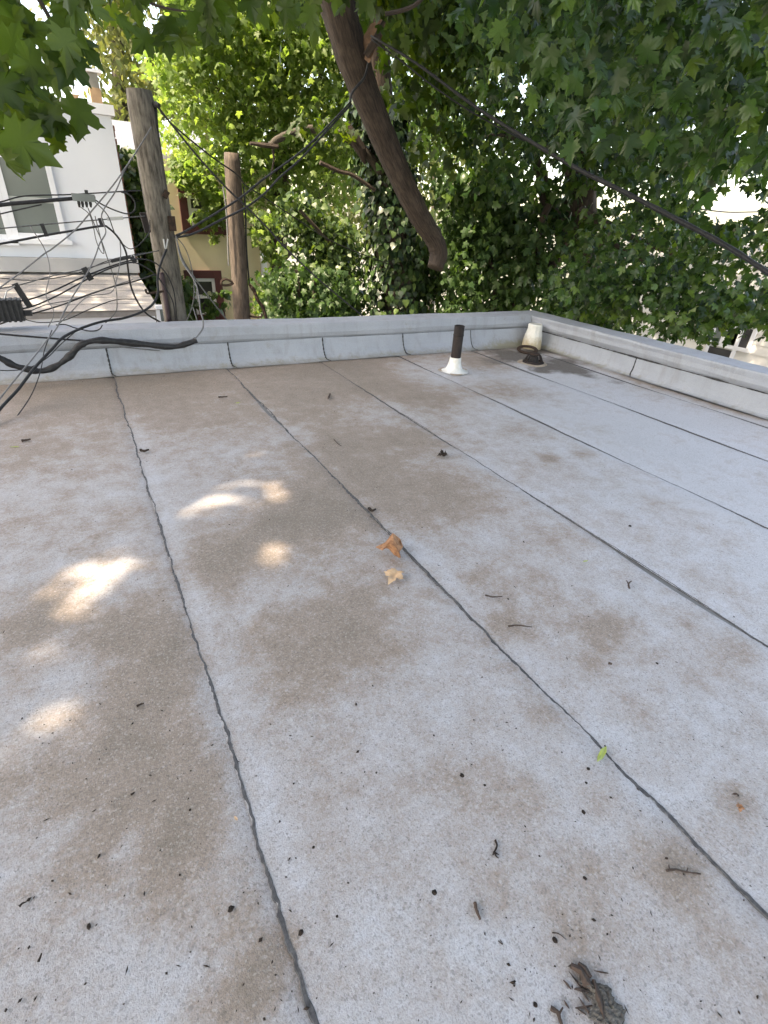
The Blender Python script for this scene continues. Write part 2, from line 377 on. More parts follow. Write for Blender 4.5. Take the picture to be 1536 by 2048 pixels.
xf = [XL-.3, -.86, at(216, 712, 5.0)[0], at(457, 700, 5.0)[0], at(645, 690, 5.0)[0], at(805, 675, 5.0)[0], at(940, 668, 5.0)[0], 5.0]
ZL = .203
for i in range(7):
    o = extrude([(p-(.002 if i % 2 else 0), z+(.0015 if i % 2 else 0)) for p, z in FB], xf[i], xf[i+1]-.004, 'x', name='base_flashing', mat=FLASH, wav=.0018, mudf=mud_b); rel(o, back)
    if i:
        n = len(FB); V = []; fs = []
        for k in range(n*4):
            t = k/(n*4-1)*(n-1); a = int(min(t, n-2)); u = t-a
            p = lerp(FB[a][0], FB[a+1][0], u); z = lerp(FB[a][1], FB[a+1][1], u); wd = .0055+.0025*math.sin(k*1.9+i)+.002*random.random()
            if i == 6: wd *= .5
            xx = xf[i]-.002-.05*(max(0, 1-t/2)**2)*(.6 if i > 1 else .2)*-1
            V += [(xx-wd, p-.004, z+.004), (xx, p-.009, z+.008), (xx+wd*.8, p-.004, z+.004)]
            if k: fs += [(3*k-3, 3*k-2, 3*k+1, 3*k), (3*k-2, 3*k-1, 3*k+2, 3*k+1)]
        rel(MB().add(V, fs).build('tar_seam', TARD), back)
def crack(root, axis, a, b, off, z, wd):
    n = int((b-a)/.02); V = []; fs = []
    q = np.convolve(RG.normal(0, 1, n+8), np.ones(8)/8, 'valid')
    for j in range(n+1):
        t = lerp(a, b, j/n); h = max(.0012, wd*(1+q[j % len(q)]*1.6))
        for dz, do in ((h, -.0), (-h, -.006), (-h*1.2, .02)):
            V.append((t, off+do, z+dz) if axis == 'x' else (off+do, t, z+dz))
        if j: fs += [(3*j-3, 3*j-2, 3*j+1, 3*j), (3*j-2, 3*j-1, 3*j+2, 3*j+1)]
    rel(MB().add(V, fs).build('tar_joint', TARD), root)
crack(back, 'x', XL-.3, 4.97, 5.008, .194, .0032)
CR = [(5.06,.190),(5.012,.191),(4.99,.215),(4.972,.245),(4.972,.285),(4.958,.325),(4.961,ZT-.002),(4.985,ZT),(5.235,ZT+.008),(5.262,ZT),(5.265,.20)]
FR = [(4.93,.001),(4.965,.006),(4.985,.02),(5.0,.05),(5.008,.085),(5.012,.14),(5.015,.195)]
ya = [YF, atx(1275, 695, 4.97)[1], 5.30]
for i in range(2):
    o = extrude([(p+(.002 if i % 2 else 0), z+(.003 if i % 2 else -.0005)) for p, z in CR], ya[i], ya[i+1]+(.03 if i == 0 else -.01), 'y', mat=FLASH, wav=.003); rel(o, right)
def mud_r(V):
    return np.exp(-((V[:, 2])/.03)**2)*.5+np.exp(-((V[:, 1]-4.6)/.9)**2)*np.exp(-(V[:, 2]/.09)**2)*.5-.12
yf = [YF, .4, atx(1275, 712, 5.015)[1], 4.96]
for i in range(3):
    o = extrude([(p-(.002 if i % 2 else 0), z+(.0015 if i % 2 else 0)) for p, z in FR], yf[i]+.003, yf[i+1], 'y', name='base_flashing', mat=FLASH, wav=.002, mudf=mud_r); rel(o, right)
    if i:
        V = []; fs = []; n = len(FR)
        for k in range(n*4):
            t = k/(n*4-1)*(n-1); a = int(min(t, n-2)); u = t-a
            p = lerp(FR[a][0], FR[a+1][0], u); z = lerp(FR[a][1], FR[a+1][1], u); wd = .005+.003*random.random()
            yy = yf[i]-.05*(max(0, 1-t/2.5)**2)
            V += [(p-.004, yy-wd, z+.004), (p-.009, yy, z+.008), (p-.004, yy+wd, z+.004)]
            if k: fs += [(3*k-3, 3*k-2, 3*k+1, 3*k), (3*k-2, 3*k-1, 3*k+2, 3*k+1)]
        rel(MB().add(V, fs).build('tar_seam', TARD), right)
crack(right, 'y', YF, 4.97, 5.005, .188, .0042)

# ------------------------------------------------------------------ roof fittings
c = onroof(908, 742); c[2] = 0
vent = empty('vent_pipe', c); tag(vent, 'upright black vent pipe with a white flared base, near the back parapet', 'vent pipe')
b = MB(); b.lathe([(.15,.001),(.105,.008),(.088,.022),(.072,.05),(.061,.085),(.056,.135),(.052,.138)], c, 24, .035); rel(b.build('pipe_boot', WHITEP, smooth=True), vent)
b = MB(); b.lathe([(.05,.10),(.05,.44),(.043,.443),(.042,.30),(.0,.30)], c, 24, .004); b.lathe([(.05,.345),(.0535,.347),(.0535,.358),(.05,.36)], c, 24)
rel(b.build('pipe', IRON, smooth=True), vent)
b = MB(); b.lathe([(.15,.0005),(.14,.003),(.125,.0045),(.10,.005)], c, 26, .14); rel(b.build('mastic_skirt', TAN), vent)

c = np.array([4.825, 4.765, 0.])
boot = empty('corner_boot', c); tag(boot, 'white tapered plastic boot, stained tan below, standing in the parapet corner', 'pipe boot')
def boot_mat():
    m, ns, ls, bs = base_mat('stained_white_boot'); tc = N(ns, 'TexCoord'); co = tc.outputs['Object']
    n = noise(ns, ls, co, 14, 6, .7); sx = N(ns, 'SeparateXYZ'); ls.new(co, sx.inputs[0])
    h = N(ns, 'Math', operation='ADD'); ls.new(rng(ns, ls, sx.outputs[2], 0, .22, 1, 0), h.inputs[0]); ls.new(rng(ns, ls, n, .3, .7, -.3, .3), h.inputs[1])
    col = mixc(ns, ls, rng(ns, ls, h.outputs[0], .28, .72), (.70, .68, .62), (.46, .38, .25))
    col = mixc(ns, ls, rng(ns, ls, h.outputs[0], .95, 1.2, 0, .7), col, (.22, .18, .10))
    ls.new(col, bs.inputs['Base Color']); bs.inputs['Roughness'].default_value = .7; bump(ns, ls, bs, n, .8, .02); return m
b = MB(); b.lathe([(.118,.0),(.12,.03),(.115,.09),(.104,.165),(.088,.225),(.088,.232),(.085,.282),(.078,.29),(0,.29)], (0, 0, 0), 14, .03)
o = b.build('boot_cone', boot_mat(), boot)
c = onroof(1066, 726); c[2] = 0
drain = empty('roof_drain', c); tag(drain, 'rusty domed roof drain strainer with vertical bars, on a tan flange near the corner', 'roof drain')
b = MB(); b.lathe([(.165,.0),(.15,.006),(.125,.008),(.10,.004),(.0,.003)], c, 24, .09); rel(b.build('drain_flange', TAN), drain)
b = MB(); b.lathe([(.118,.004),(.118,.018),(.100,.026),(.088,.018)], c, 28); rel(b.build('strainer_base', IRON, smooth=False), drain)
for j in range(18):
    a = 2*math.pi*j/18; ca, sa = math.cos(a), math.sin(a)
    pts = [c+np.array([r*ca, r*sa, z]) for r, z in ((.100,.02),(.088,.048),(.074,.078),(.054,.098))]
    b = MB(); b.tube(pts, [.0062,.0058,.0055,.005], 5); rel(b.build('strainer_bar', IRON), drain)
b = MB(); b.lathe([(.058,.092),(.06,.101),(.05,.108),(.0,.111)], c, 20); rel(b.build('strainer_cap', RUST, smooth=True), drain)
b = MB(); b.lathe([(.06,.003),(.045,.075),(0,.08)], c, 14); rel(b.build('dark_throat', TARD), drain)
c = onroof(1055, 699, .032)
b = MB(); Rm = Matrix.Rotation(math.radians(10), 3, Vector((.72, -.69, 0)))
b.lathe([(.125,-.008),(.127,.003),(.118,.01),(.095,.011),(.083,.003),(.083,-.008),(.125,-.008)], c, 26, .012, Rm)
o = b.build('clamp_ring', RUST, loc=c); tag(o, 'loose rusty iron ring lying tilted between the drain strainer and the white boot', 'iron ring')

# ------------------------------------------------------------------ leaves as geometry
def outline(kind):
    if kind == 'maple':
        h = [(0,0),(.09,-.05),(.26,-.10),(.25,.02),(.42,.04),(.30,.15),(.31,.21),(.44,.27),(.46,.38),(.58,.46),(.45,.50),(.40,.58),(.28,.55),(.20,.53),(.20,.64),(.26,.70),(.16,.76),(.09,.86),(0,1.02)]
        c = (0, .3)
    elif kind == 'maple_mid':
        h = [(0,0),(.26,-.08),(.42,.05),(.30,.21),(.56,.45),(.40,.57),(.21,.53),(.23,.7),(0,1.02)]; c = (0, .3)
    elif kind == 'maple_low':
        h = [(0,-.03),(.42,.02),(.24,.24),(.55,.5),(.17,.52),(0,1.)]; c = (0, .3)
    elif kind == 'ivy':
        h = [(0,.05),(.22,-.04),(.45,.12),(.40,.42),(.22,.68),(0,1.)]; c = (0, .3)
    elif kind == 'oval':
        h = [(0,0),(.26,.3),(.24,.62),(0,1.)]; c = (0, .4)
    o = h+[(-x, y) for x, y in h[-2:0:-1]]
    return np.array(o), np.array(c)
def template(kind, bend=.18, fold=.12, asym=0.):
    o, c = outline(kind); P = np.vstack([c, o]); n = len(o)
    x, y = P[:, 0], P[:, 1]-.3
    z = -bend*(x*x*1.4+y*y*.9)+fold*np.abs(x)+asym*x*y*.8
    V = np.column_stack([P[:, 0], P[:, 1], z])
    T = np.array([(0, 1+i, 1+(i+1) % n) for i in range(n)]); return V, T
def tri_mesh(name, V, T, mat):
    me = bpy.data.meshes.new(name); me.vertices.add(len(V)); me.vertices.foreach_set('co', V.astype(np.float32).ravel())
    me.loops.add(T.size); me.loops.foreach_set('vertex_index', T.astype(np.int32).ravel())
    me.polygons.add(len(T)); me.polygons.foreach_set('loop_start', np.arange(0, T.size, 3, dtype=np.int32))
    try: me.polygons.foreach_set('loop_total', np.full(len(T), 3, np.int32))
    except Exception: pass
    me.materials.append(mat); me.update(calc_edges=True); return me
def droop(n, tmin=15, tmax=75, bias=None, bk=0., roll=25):
    az = RG.uniform(0, 2*np.pi, n); out = np.column_stack([np.cos(az), np.sin(az), np.zeros(n)])
    if bias is not None:
        out = out+np.array(bias)*bk; out /= np.linalg.norm(out, axis=1)[:, None]
    t = np.radians(RG.uniform(tmin, tmax, n))[:, None]; up = np.array([0, 0, 1.])
    A = out*np.cos(t)-up*np.sin(t); Nn = out*np.sin(t)+up*np.cos(t)
    r = np.radians(RG.normal(0, roll, n))[:, None]; B = np.cross(A, Nn)
    Nn = Nn*np.cos(r)+B*np.sin(r); s = np.radians(RG.normal(0, 30, n))[:, None]; B = np.cross(A, Nn)
    A = A*np.cos(s)+B*np.sin(s); return A, Nn
def mass(P, A, Nn, S, kinds, mat, name, parent=None, kind='stuff'):
    V = []; T = []; off = 0; idx = RG.integers(0, len(kinds), len(P)); X = np.cross(A, Nn)
    for k, (tv, tt) in enumerate(kinds):
        m = np.where(idx == k)[0]
        if not len(m): continue
        s = S[m][:, None, None]
        W = P[m][:, None, :]+s*(tv[None, :, 0:1]*X[m][:, None, :]+tv[None, :, 1:2]*A[m][:, None, :]+tv[None, :, 2:3]*Nn[m][:, None, :])
        V.append(W.reshape(-1, 3)); T.append((tt[None]+(np.arange(len(m))*len(tv))[:, None, None]+off).reshape(-1, 3)); off += len(m)*len(tv)
    me = tri_mesh(name, np.vstack(V), np.vstack(T), mat); o = bpy.data.objects.new(name, me); COL.objects.link(o)
    if parent is not None: rel(o, parent)
    if kind: o['kind'] = kind
    return o
def inpoly(x, y, poly):
    q = np.zeros(len(x), bool); n = len(poly)
    for i in range(n):
        x0, y0 = poly[i]; x1, y1 = poly[(i+1) % n]
        q ^= ((y0 > y) != (y1 > y)) & (x < (x1-x0)*(y-y0)/(y1-y0+1e-9)+x0)
    return q
def boughs(poly, n, d0, d1, per=14, r=.22, flat=.45, holes=(), keep=None):
    """leaf positions gathered in sprays that fill a volume (outline x depth range)"""
    a = np.array(poly, float); nc = max(1, n//per); cx = []; cy = []
    while len(cx) < nc:
        x = RG.uniform(a[:, 0].min(), a[:, 0].max(), 4000); y = RG.uniform(a[:, 1].min(), a[:, 1].max(), 4000)
        ok = inpoly(x, y, poly)
        for hx, hy, hw, hh in holes: ok &= ((x-hx)/hw)**2+((y-hy)/hh)**2 > 1
        cx += list(x[ok]); cy += list(y[ok])
    cx, cy = np.array(cx[:nc]), np.array(cy[:nc]); d = RG.uniform(d0, d1, nc)
    C = np.array([far(x, y, q) for x, y, q in zip(cx, cy, d)])
    P = np.repeat(C, per, 0)+RG.normal(0, 1, (nc*per, 3))*np.array([r, r, r*flat])
    if holes:
        x, y, _ = project(P); ok = np.ones(len(P), bool)
        for hx, hy, hw, hh in holes: ok &= ((x-hx)/(hw*.8))**2+((y-hy)/(hh*.8))**2 > 1
        P = P[ok]
    return P
MAPLE = [template('maple', .4, .22, .3), template('maple', .75, .1, -.5), template('maple', .2, .5, .2), template('maple', .95, -.1, .6), template('maple', .3, -.35, -.4), template('maple', .6, .4, .8)]
MID = [template('maple_mid', .4, .2, .3), template('maple_mid', .8, .1, -.5), template('maple_mid', .2, .5, .2), template('maple_mid', .4, -.3, .5)]
LOW = [template('maple_low', .3, .1, .2), template('maple_low', .15, .3, -.2)]
IVY = [template('ivy', .35, .1), template('ivy', .15, .22, .2)]
OVAL = [template('oval', .2, .3), template('oval', .1, .1, .3)]
G_NEAR = leaf_mat('leaf_near', [(.026,.052,.012),(.042,.075,.014),(.07,.105,.018)], .52, (1.9, 1.9, .55))
G_DARK = leaf_mat('leaf_deep', [(.012,.034,.009),(.024,.060,.014),(.040,.090,.02),(.062,.125,.026),(.12,.19,.04)], .3, (1.6, 1.7, .7), .36)
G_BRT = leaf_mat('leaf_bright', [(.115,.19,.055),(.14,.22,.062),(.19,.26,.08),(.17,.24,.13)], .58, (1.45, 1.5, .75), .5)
G_PALE = leaf_mat('leaf_pale', [(.10,.13,.05),(.13,.155,.055),(.16,.17,.07)], .5, (1.4, 1.35, .8), .6)
G_IVY = leaf_mat('leaf_ivy', [(.028,.058,.022),(.046,.085,.028),(.08,.135,.034),(.13,.185,.05)], .3, (1.5, 1.6, .7), .42)
G_IVYD = leaf_mat('leaf_ivy_shade', [(.010,.024,.010),(.016,.038,.014),(.028,.06,.02),(.05,.095,.026),(.10,.155,.04)], .15, (1.5, 1.6, .7), .38)  # same ivy, with the trunk's shade put into darker greens
G_SHRUB = leaf_mat('leaf_shrub', [(.038,.082,.030),(.052,.10,.034),(.07,.125,.036)], .4, (1.5, 1.6, .7), .42)
# ------------------------------------------------------------------ the rest of the place
# ------------------------------------------------------------------ houses
WW = plain('white_stucco', (.78, .81, .87), (.73, .76, .825), 1.2, .8, bmp=.1)
WTRIM = plain('white_trim', (.78, .80, .85), (.72, .74, .79), 5, .5, bmp=0)
GLASS = plain('window_glass', (.155, .185, .18), (.12, .145, .145), .7, .15, bmp=0)
SHING = plain('shingle_course_tan', (.36, .35, .345), (.31, .30, .297), 4, .9, fine=60, bmp=.3)
YEL = plain('yellow_stucco', (.76, .67, .49), (.69, .60, .43), 2, .9, bmp=.2)
RED = plain('dark_red_trim', (.075, .018, .02), (.055, .013, .016), 8, .6, bmp=0)
SLATE = plain('slate_roof', (.16, .175, .205), (.11, .12, .145), 9, .8)
BRICK = plain('brick_side', (.30, .15, .105), (.19, .10, .075), 9, .9)
FLUE = plain('orange_flue', (.46, .31, .18), (.38, .25, .15), 10, .8)
SIDING = plain('white_siding', (.78, .77, .74), (.70, .69, .67), 3, .6, bmp=0)
DGLASS = plain('dark_glass', (.045, .047, .05), (.07, .072, .075), 2, .12, bmp=0)
def prect(x0, y0, x1, y1, Y):
    a = at(x0, (y0+y1)/2, Y)[0]; b = at(x1, (y0+y1)/2, Y)[0]
    return a, b, at((x0+x1)/2, y1, Y)[2], at((x0+x1)/2, y0, Y)[2]
def part(b, name, mat, root, **k): return rel(b.build(name, mat, **k), root)

HY = 9.6
xr = at(247, 380, HY)[0]; zt = at(180, 205, HY)[2]; zb = at(150, 520, HY)[2]
wh = empty('white_house', (xr, HY, GZ)); tag(wh, 'white stucco house with grey windows and tan shingled lower roof at the left', 'house')
part(MB().box((xr-6, HY, GZ), (xr, HY+.25, zt-.12)), 'front_wall', WW, wh)
part(MB().box((xr-6.05, HY-.05, zt-.118), (xr+.05, HY+.35, zt-.0)), 'roof_coping', WTRIM, wh)
part(MB().box((xr-.11, HY+.252, GZ), (xr-.005, HY+6, zt-.15)), 'side_wall', BRICK, wh)
k = 0; z = zb-1.0                       # toothed brick corner seen edge-on
while z < zt-.2:
    part(MB().box((xr-.004, HY+.06+(.05 if k % 2 else 0), z), (xr+.022+.012*(k % 2), HY+.27+.08*(k % 2), z+.062)), 'brick', BRICK, wh); z += .076; k += 1
for (px0, py0, px1, py1) in ((17, 320, 104, 466), (-110, 318, -8, 466)):
    a, b_, z0, z1 = prect(px0, py0, px1, py1, HY)
    f = MB(); t = .07
    f.box((a-t, HY-.045, z0-t), (a, HY+.02, z1+t)); f.box((b_, HY-.045, z0-t), (b_+t, HY+.02, z1+t))
    f.box((a+.002, HY-.043, z1), (b_-.002, HY+.02, z1+t)); f.box((a+.002, HY-.043, z0-t), (b_-.002, HY+.02, z0))
    wf = part(f, 'window', WTRIM, wh); zm = lerp(z0, z1, .47)
    def sub(bm, nm, mt):
        o = bm.build(nm, mt); o.parent = wf; return o
    sub(MB().box((a, HY-.012, z0), (b_, HY-.003, zm-.03)), 'pane', GLASS); sub(MB().box((a, HY-.026, zm+.03), (b_, HY-.016, z1)), 'pane', GLASS)
    sub(MB().box((a, HY-.032, zm-.03), (b_, HY-.001, zm+.03)), 'meeting_rail', plain('rail_grey', (.45, .48, .47)))
    sub(MB().box((a-.12, HY-.12, z0-.13), (b_+.12, HY-.046, z0-t-.002)), 'sill', WTRIM)
# lower roof of stepped shingle courses
Y1, Y0 = HY-.02, 8.1; zt1 = at(150, 545, HY)[2]; zt0 = at(150, 622, Y0)[2]; n = 6
part(MB().box((xr-6, HY-.14, zt1+.02), (xr+.02, HY-.003, zb+.03)), 'flashing_band', plain('grey_metal_band', (.42, .42, .43), (.36, .36, .37), 3, .5), wh)
xe0 = at(322, 640, Y0)[0]; xe1 = at(272, 535, HY)[0]
for i in range(n):
    ya, yb_ = lerp(Y1, Y0, i/n), lerp(Y1, Y0, (i+1)/n)-.03; za, zb_ = lerp(zt1, zt0, i/n), lerp(zt1, zt0, (i+1)/n)+.002
    xa_, xb_ = lerp(xe1, xe0, i/n), lerp(xe1, xe0, (i+1)/n); x = xr-6.
    bm = MB(); bm.add([(xr-6, yb_, zb_), (xb_, yb_, zb_), (xa_, ya, za), (xr-6, ya, za), (xr-6, yb_, zb_-.006), (xb_, yb_, zb_-.006), (xa_, ya, za-.006), (xr-6, ya, za-.006)],
       [(0,1,2,3),(7,6,5,4),(4,5,1,0),(5,6,2,1),(6,7,3,2),(7,4,0,3)])
    part(bm, 'shingle_course', SHING, wh)
part(MB().box((xr-6, Y0+.02, zt0-.09), (xe0-.03, Y0+.30, zt0-.018)), 'eave_board', plain('eave_grey', (.36, .34, .33)), wh)
part(MB().box((xr-6, Y0+.06, GZ), (xe0-.06, HY-.16, zt0-.095)), 'lower_wall', WW, wh)
a, b_, z0, z1 = prect(313, 611, 331, 646, Y0-.02)
wn = part(MB().box((a, Y0-.01, z0), (b_, Y0+.055, z1)), 'window', WTRIM, wh); o = MB().box((a+.05, Y0-.02, z0+.02), (b_-.03, Y0-.011, z1-.05)).build('pane', GLASS); o.parent = wn
# flues on the white house
for (px, py0, py1, w_, nm) in ((196, 150, 215, .075, 1), (150, 190, 215, .07, 0)):
    a = at(px, py1, HY+1.2); t = at(px, py0+(28 if nm else 0), HY+1.2); y = HY+1.2
    ch = part(MB().box((a[0]-w_, y-w_, zt-.3), (a[0]+w_, y+w_, t[2])), 'chimney', FLUE, wh)
    if nm:
        for bx, nm2, mt in (((a[0]-w_*.9, y-w_*.9, t[2]+.001), 'chimney_screen', plain('screen_grey', (.30, .29, .25))), ((a[0]-w_*1.6, y-w_*1.6, t[2]+.18), 'chimney_cap', WTRIM)):
            hi = (2*a[0]-bx[0], 2*y-bx[1], t[2]+(.179 if nm2 == 'chimney_screen' else .22))
            o = MB().box(bx, hi).build(nm2, mt); o.parent = ch

# slate-roofed house behind
DY = 17.
x0, x1 = at(222, 300, DY)[0], at(420, 300, DY)[0]; z0, z1 = at(250, 300, DY)[2], at(250, 256, DY)[2]
sh = empty('slate_house', (x0, DY, GZ)); tag(sh, 'house with a dark slate roof showing between the white house and the nearest pole', 'house')
part(MB().box((x0, DY+.1, GZ), (x1, DY+5, z0)), 'wall', plain('grey_house_wall', (.5, .5, .5)), sh)
part(MB().add([(x0-.1, DY-.15, z0), (x1, DY-.15, z0), (x1, DY+1.6, z1+.3), (x0-.1, DY+1.6, z1+.3), (x0-.1, DY-.15, z0-.12), (x1, DY-.15, z0-.12), (x1, DY+5, z0-.02), (x0-.1, DY+5, z0-.02)],
     [(0,1,2,3),(4,5,1,0),(3,2,6,7),(0,3,7,4)]), 'roof', SLATE, sh)
a, b_, c0, c1 = prect(248, 340, 275, 395, DY)
wn = part(MB().box((a, DY+.02, c0), (b_, DY+.099, c1)), 'window', WTRIM, sh); o = MB().box((a+.06, DY+.005, c0+.06), (b_-.06, DY+.019, c1-.06)).build('pane', GLASS); o.parent = wn

# yellow house with dark red window trim
YY = 13.
x0, x1 = at(325, 500, YY)[0], at(542, 560, YY)[0]
yh = empty('yellow_house', (x0, YY, GZ)); tag(yh, 'yellow stucco house with dark red window trim, standing between the two poles', 'house')
part(MB().box((x0, YY, GZ), (x1, YY+6, at(420, 330, YY)[2])), 'wall', YEL, yh)
for (px0, py0, px1, py1) in ((376, 392, 440, 452), (388, 556, 432, 628)):
    a, b_, z0, z1 = prect(px0, py0, px1, py1, YY); t = .16; f = MB()
    f.box((a-t, YY-.06, z0-t), (a, YY+.02, z1+t)); f.box((b_, YY-.06, z0-t), (b_+t, YY+.02, z1+t))
    f.box((a+.001, YY-.058, z1), (b_-.001, YY+.02, z1+t)); f.box((a+.001, YY-.058, z0-t), (b_-.001, YY+.02, z0))
    wf = part(f, 'window', RED, yh)
    def sub(bm, nm, mt):
        o = bm.build(nm, mt); o.parent = wf
    sub(MB().box((a, YY-.01, z0), (b_, YY-.002, z1)), 'pane', DGLASS)
    zm = lerp(z0, z1, .5); f = MB(); f.box((a+.004, YY-.04, z0), (a+.07, YY-.012, z1)); f.box((b_-.07, YY-.04, z0), (b_-.004, YY-.012, z1)); f.box((a+.072, YY-.04, zm-.04), (b_-.072, YY-.012, zm+.04)); f.box((a+.072, YY-.04, z1-.07), (b_-.072, YY-.012, z1)); f.box((a+.072, YY-.04, z0), (b_-.072, YY-.012, z0+.06))
    sub(f, 'sash', WTRIM)
    for q in np.linspace(a+.14, b_-.14, 6): sub(MB().box((q-.012, YY-.055, z0+.07), (q+.012, YY-.042, zm-.06)), 'window_bar', TARD)
xd = at(528, 540, YY)[0]; part(MB().box((xd-.08, YY-.11, GZ), (xd+.05, YY-.002, at(528, 470, YY)[2])), 'downspout', WTRIM, yh)

# white sided house on the right
SX = 12.5
rh = empty('sided_house', (SX, 4, GZ)); tag(rh, 'bright white clapboard house glimpsed beyond the right parapet under the leaves', 'house')
part(MB().box((SX+.03, -2, GZ), (SX+6, 11, 1.28)), 'wall', SIDING, rh)
z = -2.6
while z < 1.2:
    part(MB().add([(SX, -2, z), (SX, 11, z), (SX+.012, 11, z+.2), (SX+.012, -2, z+.2), (SX+.028, -2, z), (SX+.028, 11, z), (SX+.028, 11, z+.2), (SX+.028, -2, z+.2)],
       [(3,2,1,0),(0,1,5,4),(2,3,7,6)]), 'siding_board', SIDING, rh); z += .202
for (px, py, hw, hh) in ((1444, 694, .26, .42), (1486, 652, .26, .42)):
    c = atx(px, py, SX); f = MB(); t = .08
    f.box((SX-.05, c[1]-hw-t, c[2]-hh-t), (SX-.017, c[1]+hw+t, c[2]-hh)); f.box((SX-.05, c[1]-hw-t, c[2]+hh), (SX-.017, c[1]+hw+t, c[2]+hh+t))
    f.box((SX-.049, c[1]-hw-t, c[2]-hh+.001), (SX-.017, c[1]-hw, c[2]+hh-.001)); f.box((SX-.049, c[1]+hw, c[2]-hh+.001), (SX-.017, c[1]+hw+t, c[2]+hh-.001))
    wf = part(f, 'window', WTRIM, rh)
    for s0, s1 in ((-hh, -.03), (.03, hh)):
        o = MB().box((SX-.03, c[1]-hw, c[2]+s0), (SX-.018, c[1]+hw, c[2]+s1)).build('pane', DGLASS if s0 < 0 else GLASS); o.parent = wf

# ------------------------------------------------------------------ utility poles
def depth(P): return float((np.asarray(P)-np.array([0, 0, H])) @ R3[2])
def pole(top_px, bot_px, Y, rt_px, rb_px, mat, label):
    a, b_ = at(*top_px, Y), at(*bot_px, Y); d = (b_-a)/np.linalg.norm(b_-a)
    e = a+d*((GZ-.3-a[2])/d[2]); r0, r1 = rt_px*depth(a)/F, rb_px*depth(b_)/F
    L = np.linalg.norm(e-a); Lb = np.linalg.norm(b_-a)
    root = empty('utility_pole', e); tag(root, label, 'utility pole', 'wooden utility poles behind the roof')
    ts = np.concatenate([np.linspace(0, .012, 2), np.linspace(.05, 1, 40)]); pts = [a+d*L*t for t in ts]; rad = [r0*(.9 if i == 0 else 1)+(r1-r0)*min(L*t/Lb, 1.8) for i, t in enumerate(ts)]
    part(MB().tube(pts, rad, 20, wob=.035), 'pole', mat, root, smooth=True)
    return root, a, d, r0
P1Y, P2Y = 5.8, 8.4
p1, a1, d1, r1 = pole((278, 180), (352, 640), P1Y, 26, 21, POLEW, 'thick weathered grey utility pole, the nearer one, carrying the tangle of cables')
p2, a2, d2, r2 = pole((463, 306), (485, 640), P2Y, 15.5, 16, POLEB, 'browner thinner utility pole standing farther back, right of the cable pole')
def w1(px, py, dy=-.16): return at(px, py, P1Y+dy)
for pts, w_ in (([(309,212),(316,290),(330,385),(340,460),(352,540),(370,650)], 4.5), ([(305,206),(313,250),(323,330),(333,400)], 2.5)):
    P = spline([w1(x, y, -.05) for x, y in pts], 5); part(MB().tube(P, w_*depth(P[0])/F, 8), 'conduit', BLACK, p1, smooth=True)
P = spline([w1(x, y, -.10) for x, y in [(322,545),(330,590),(338,645)]], 5); part(MB().tube(P, .022, 8), 'conduit', plain('maroon_conduit', (.06, .035, .04)), p1, smooth=True)
part(MB().tube([w1(303, 214, 0), w1(312, 208, -.1), w1(318, 212, -.12)], .022, 8), 'top_bracket', BLACK, p1)
part(MB().bar(w1(327, 385, -.1), w1(336, 392, -.1), .06, .06), 'clamp_bracket', RUST, p1)
part(MB().bar(w1(342, 432, -.1), w1(346, 462, -.1), .05, .06), 'clamp_bracket', RUST, p1)
part(MB().bar(w1(285, 425, -.1), w1(296, 465, -.1), .06, .05), 'eye_plate', IRON, p1)
part(MB().tube(spline([w1(x, y, -.2) for x, y in [(291,578),(294,586),(305,586),(328,582)]], 4), .011, 6), 'step_bolt', RUST, p1)
part(MB().tube(spline([w1(x, y, -.2) for x, y in [(327,478),(331,498),(336,478)]], 4), .007, 6), 'eye_bolt', STEEL, p1)
def w2(px, py, dy=-.15): return at(px, py, P2Y+dy)
part(MB().tube(spline([w2(x, y, -.05) for x, y in [(487,373),(491,419),(493,499),(499,570)]], 4), .013, 6), 'riser_cable', BLACK, p2)
part(MB().tube(spline([w2(x, y, -.1) for x, y in [(446,373),(453,430),(457,531)]], 4), .010, 6), 'riser_cable', GREYW, p2)
part(MB().tube(spline([w2(x, y, -.2) for x, y in [(465,564),(452,558),(443,563),(445,570),(458,570),(467,566)]], 4), .018, 6), 'hook_ring', RUST, p2)
part(MB().tube(spline([w2(x, y, -.1) for x, y in [(498,632),(512,634),(523,633),(523,627)]], 4), .017, 6), 'step_bolt', RUST, p2)
part(MB().tube(spline([w2(x, y, -.1) for x, y in [(498,568),(508,582),(515,600),(525,615),(533,640)]], 4), [.02, .02]+[.03]*15, 6, wob=.3), 'guy_strap', RUST, p2)

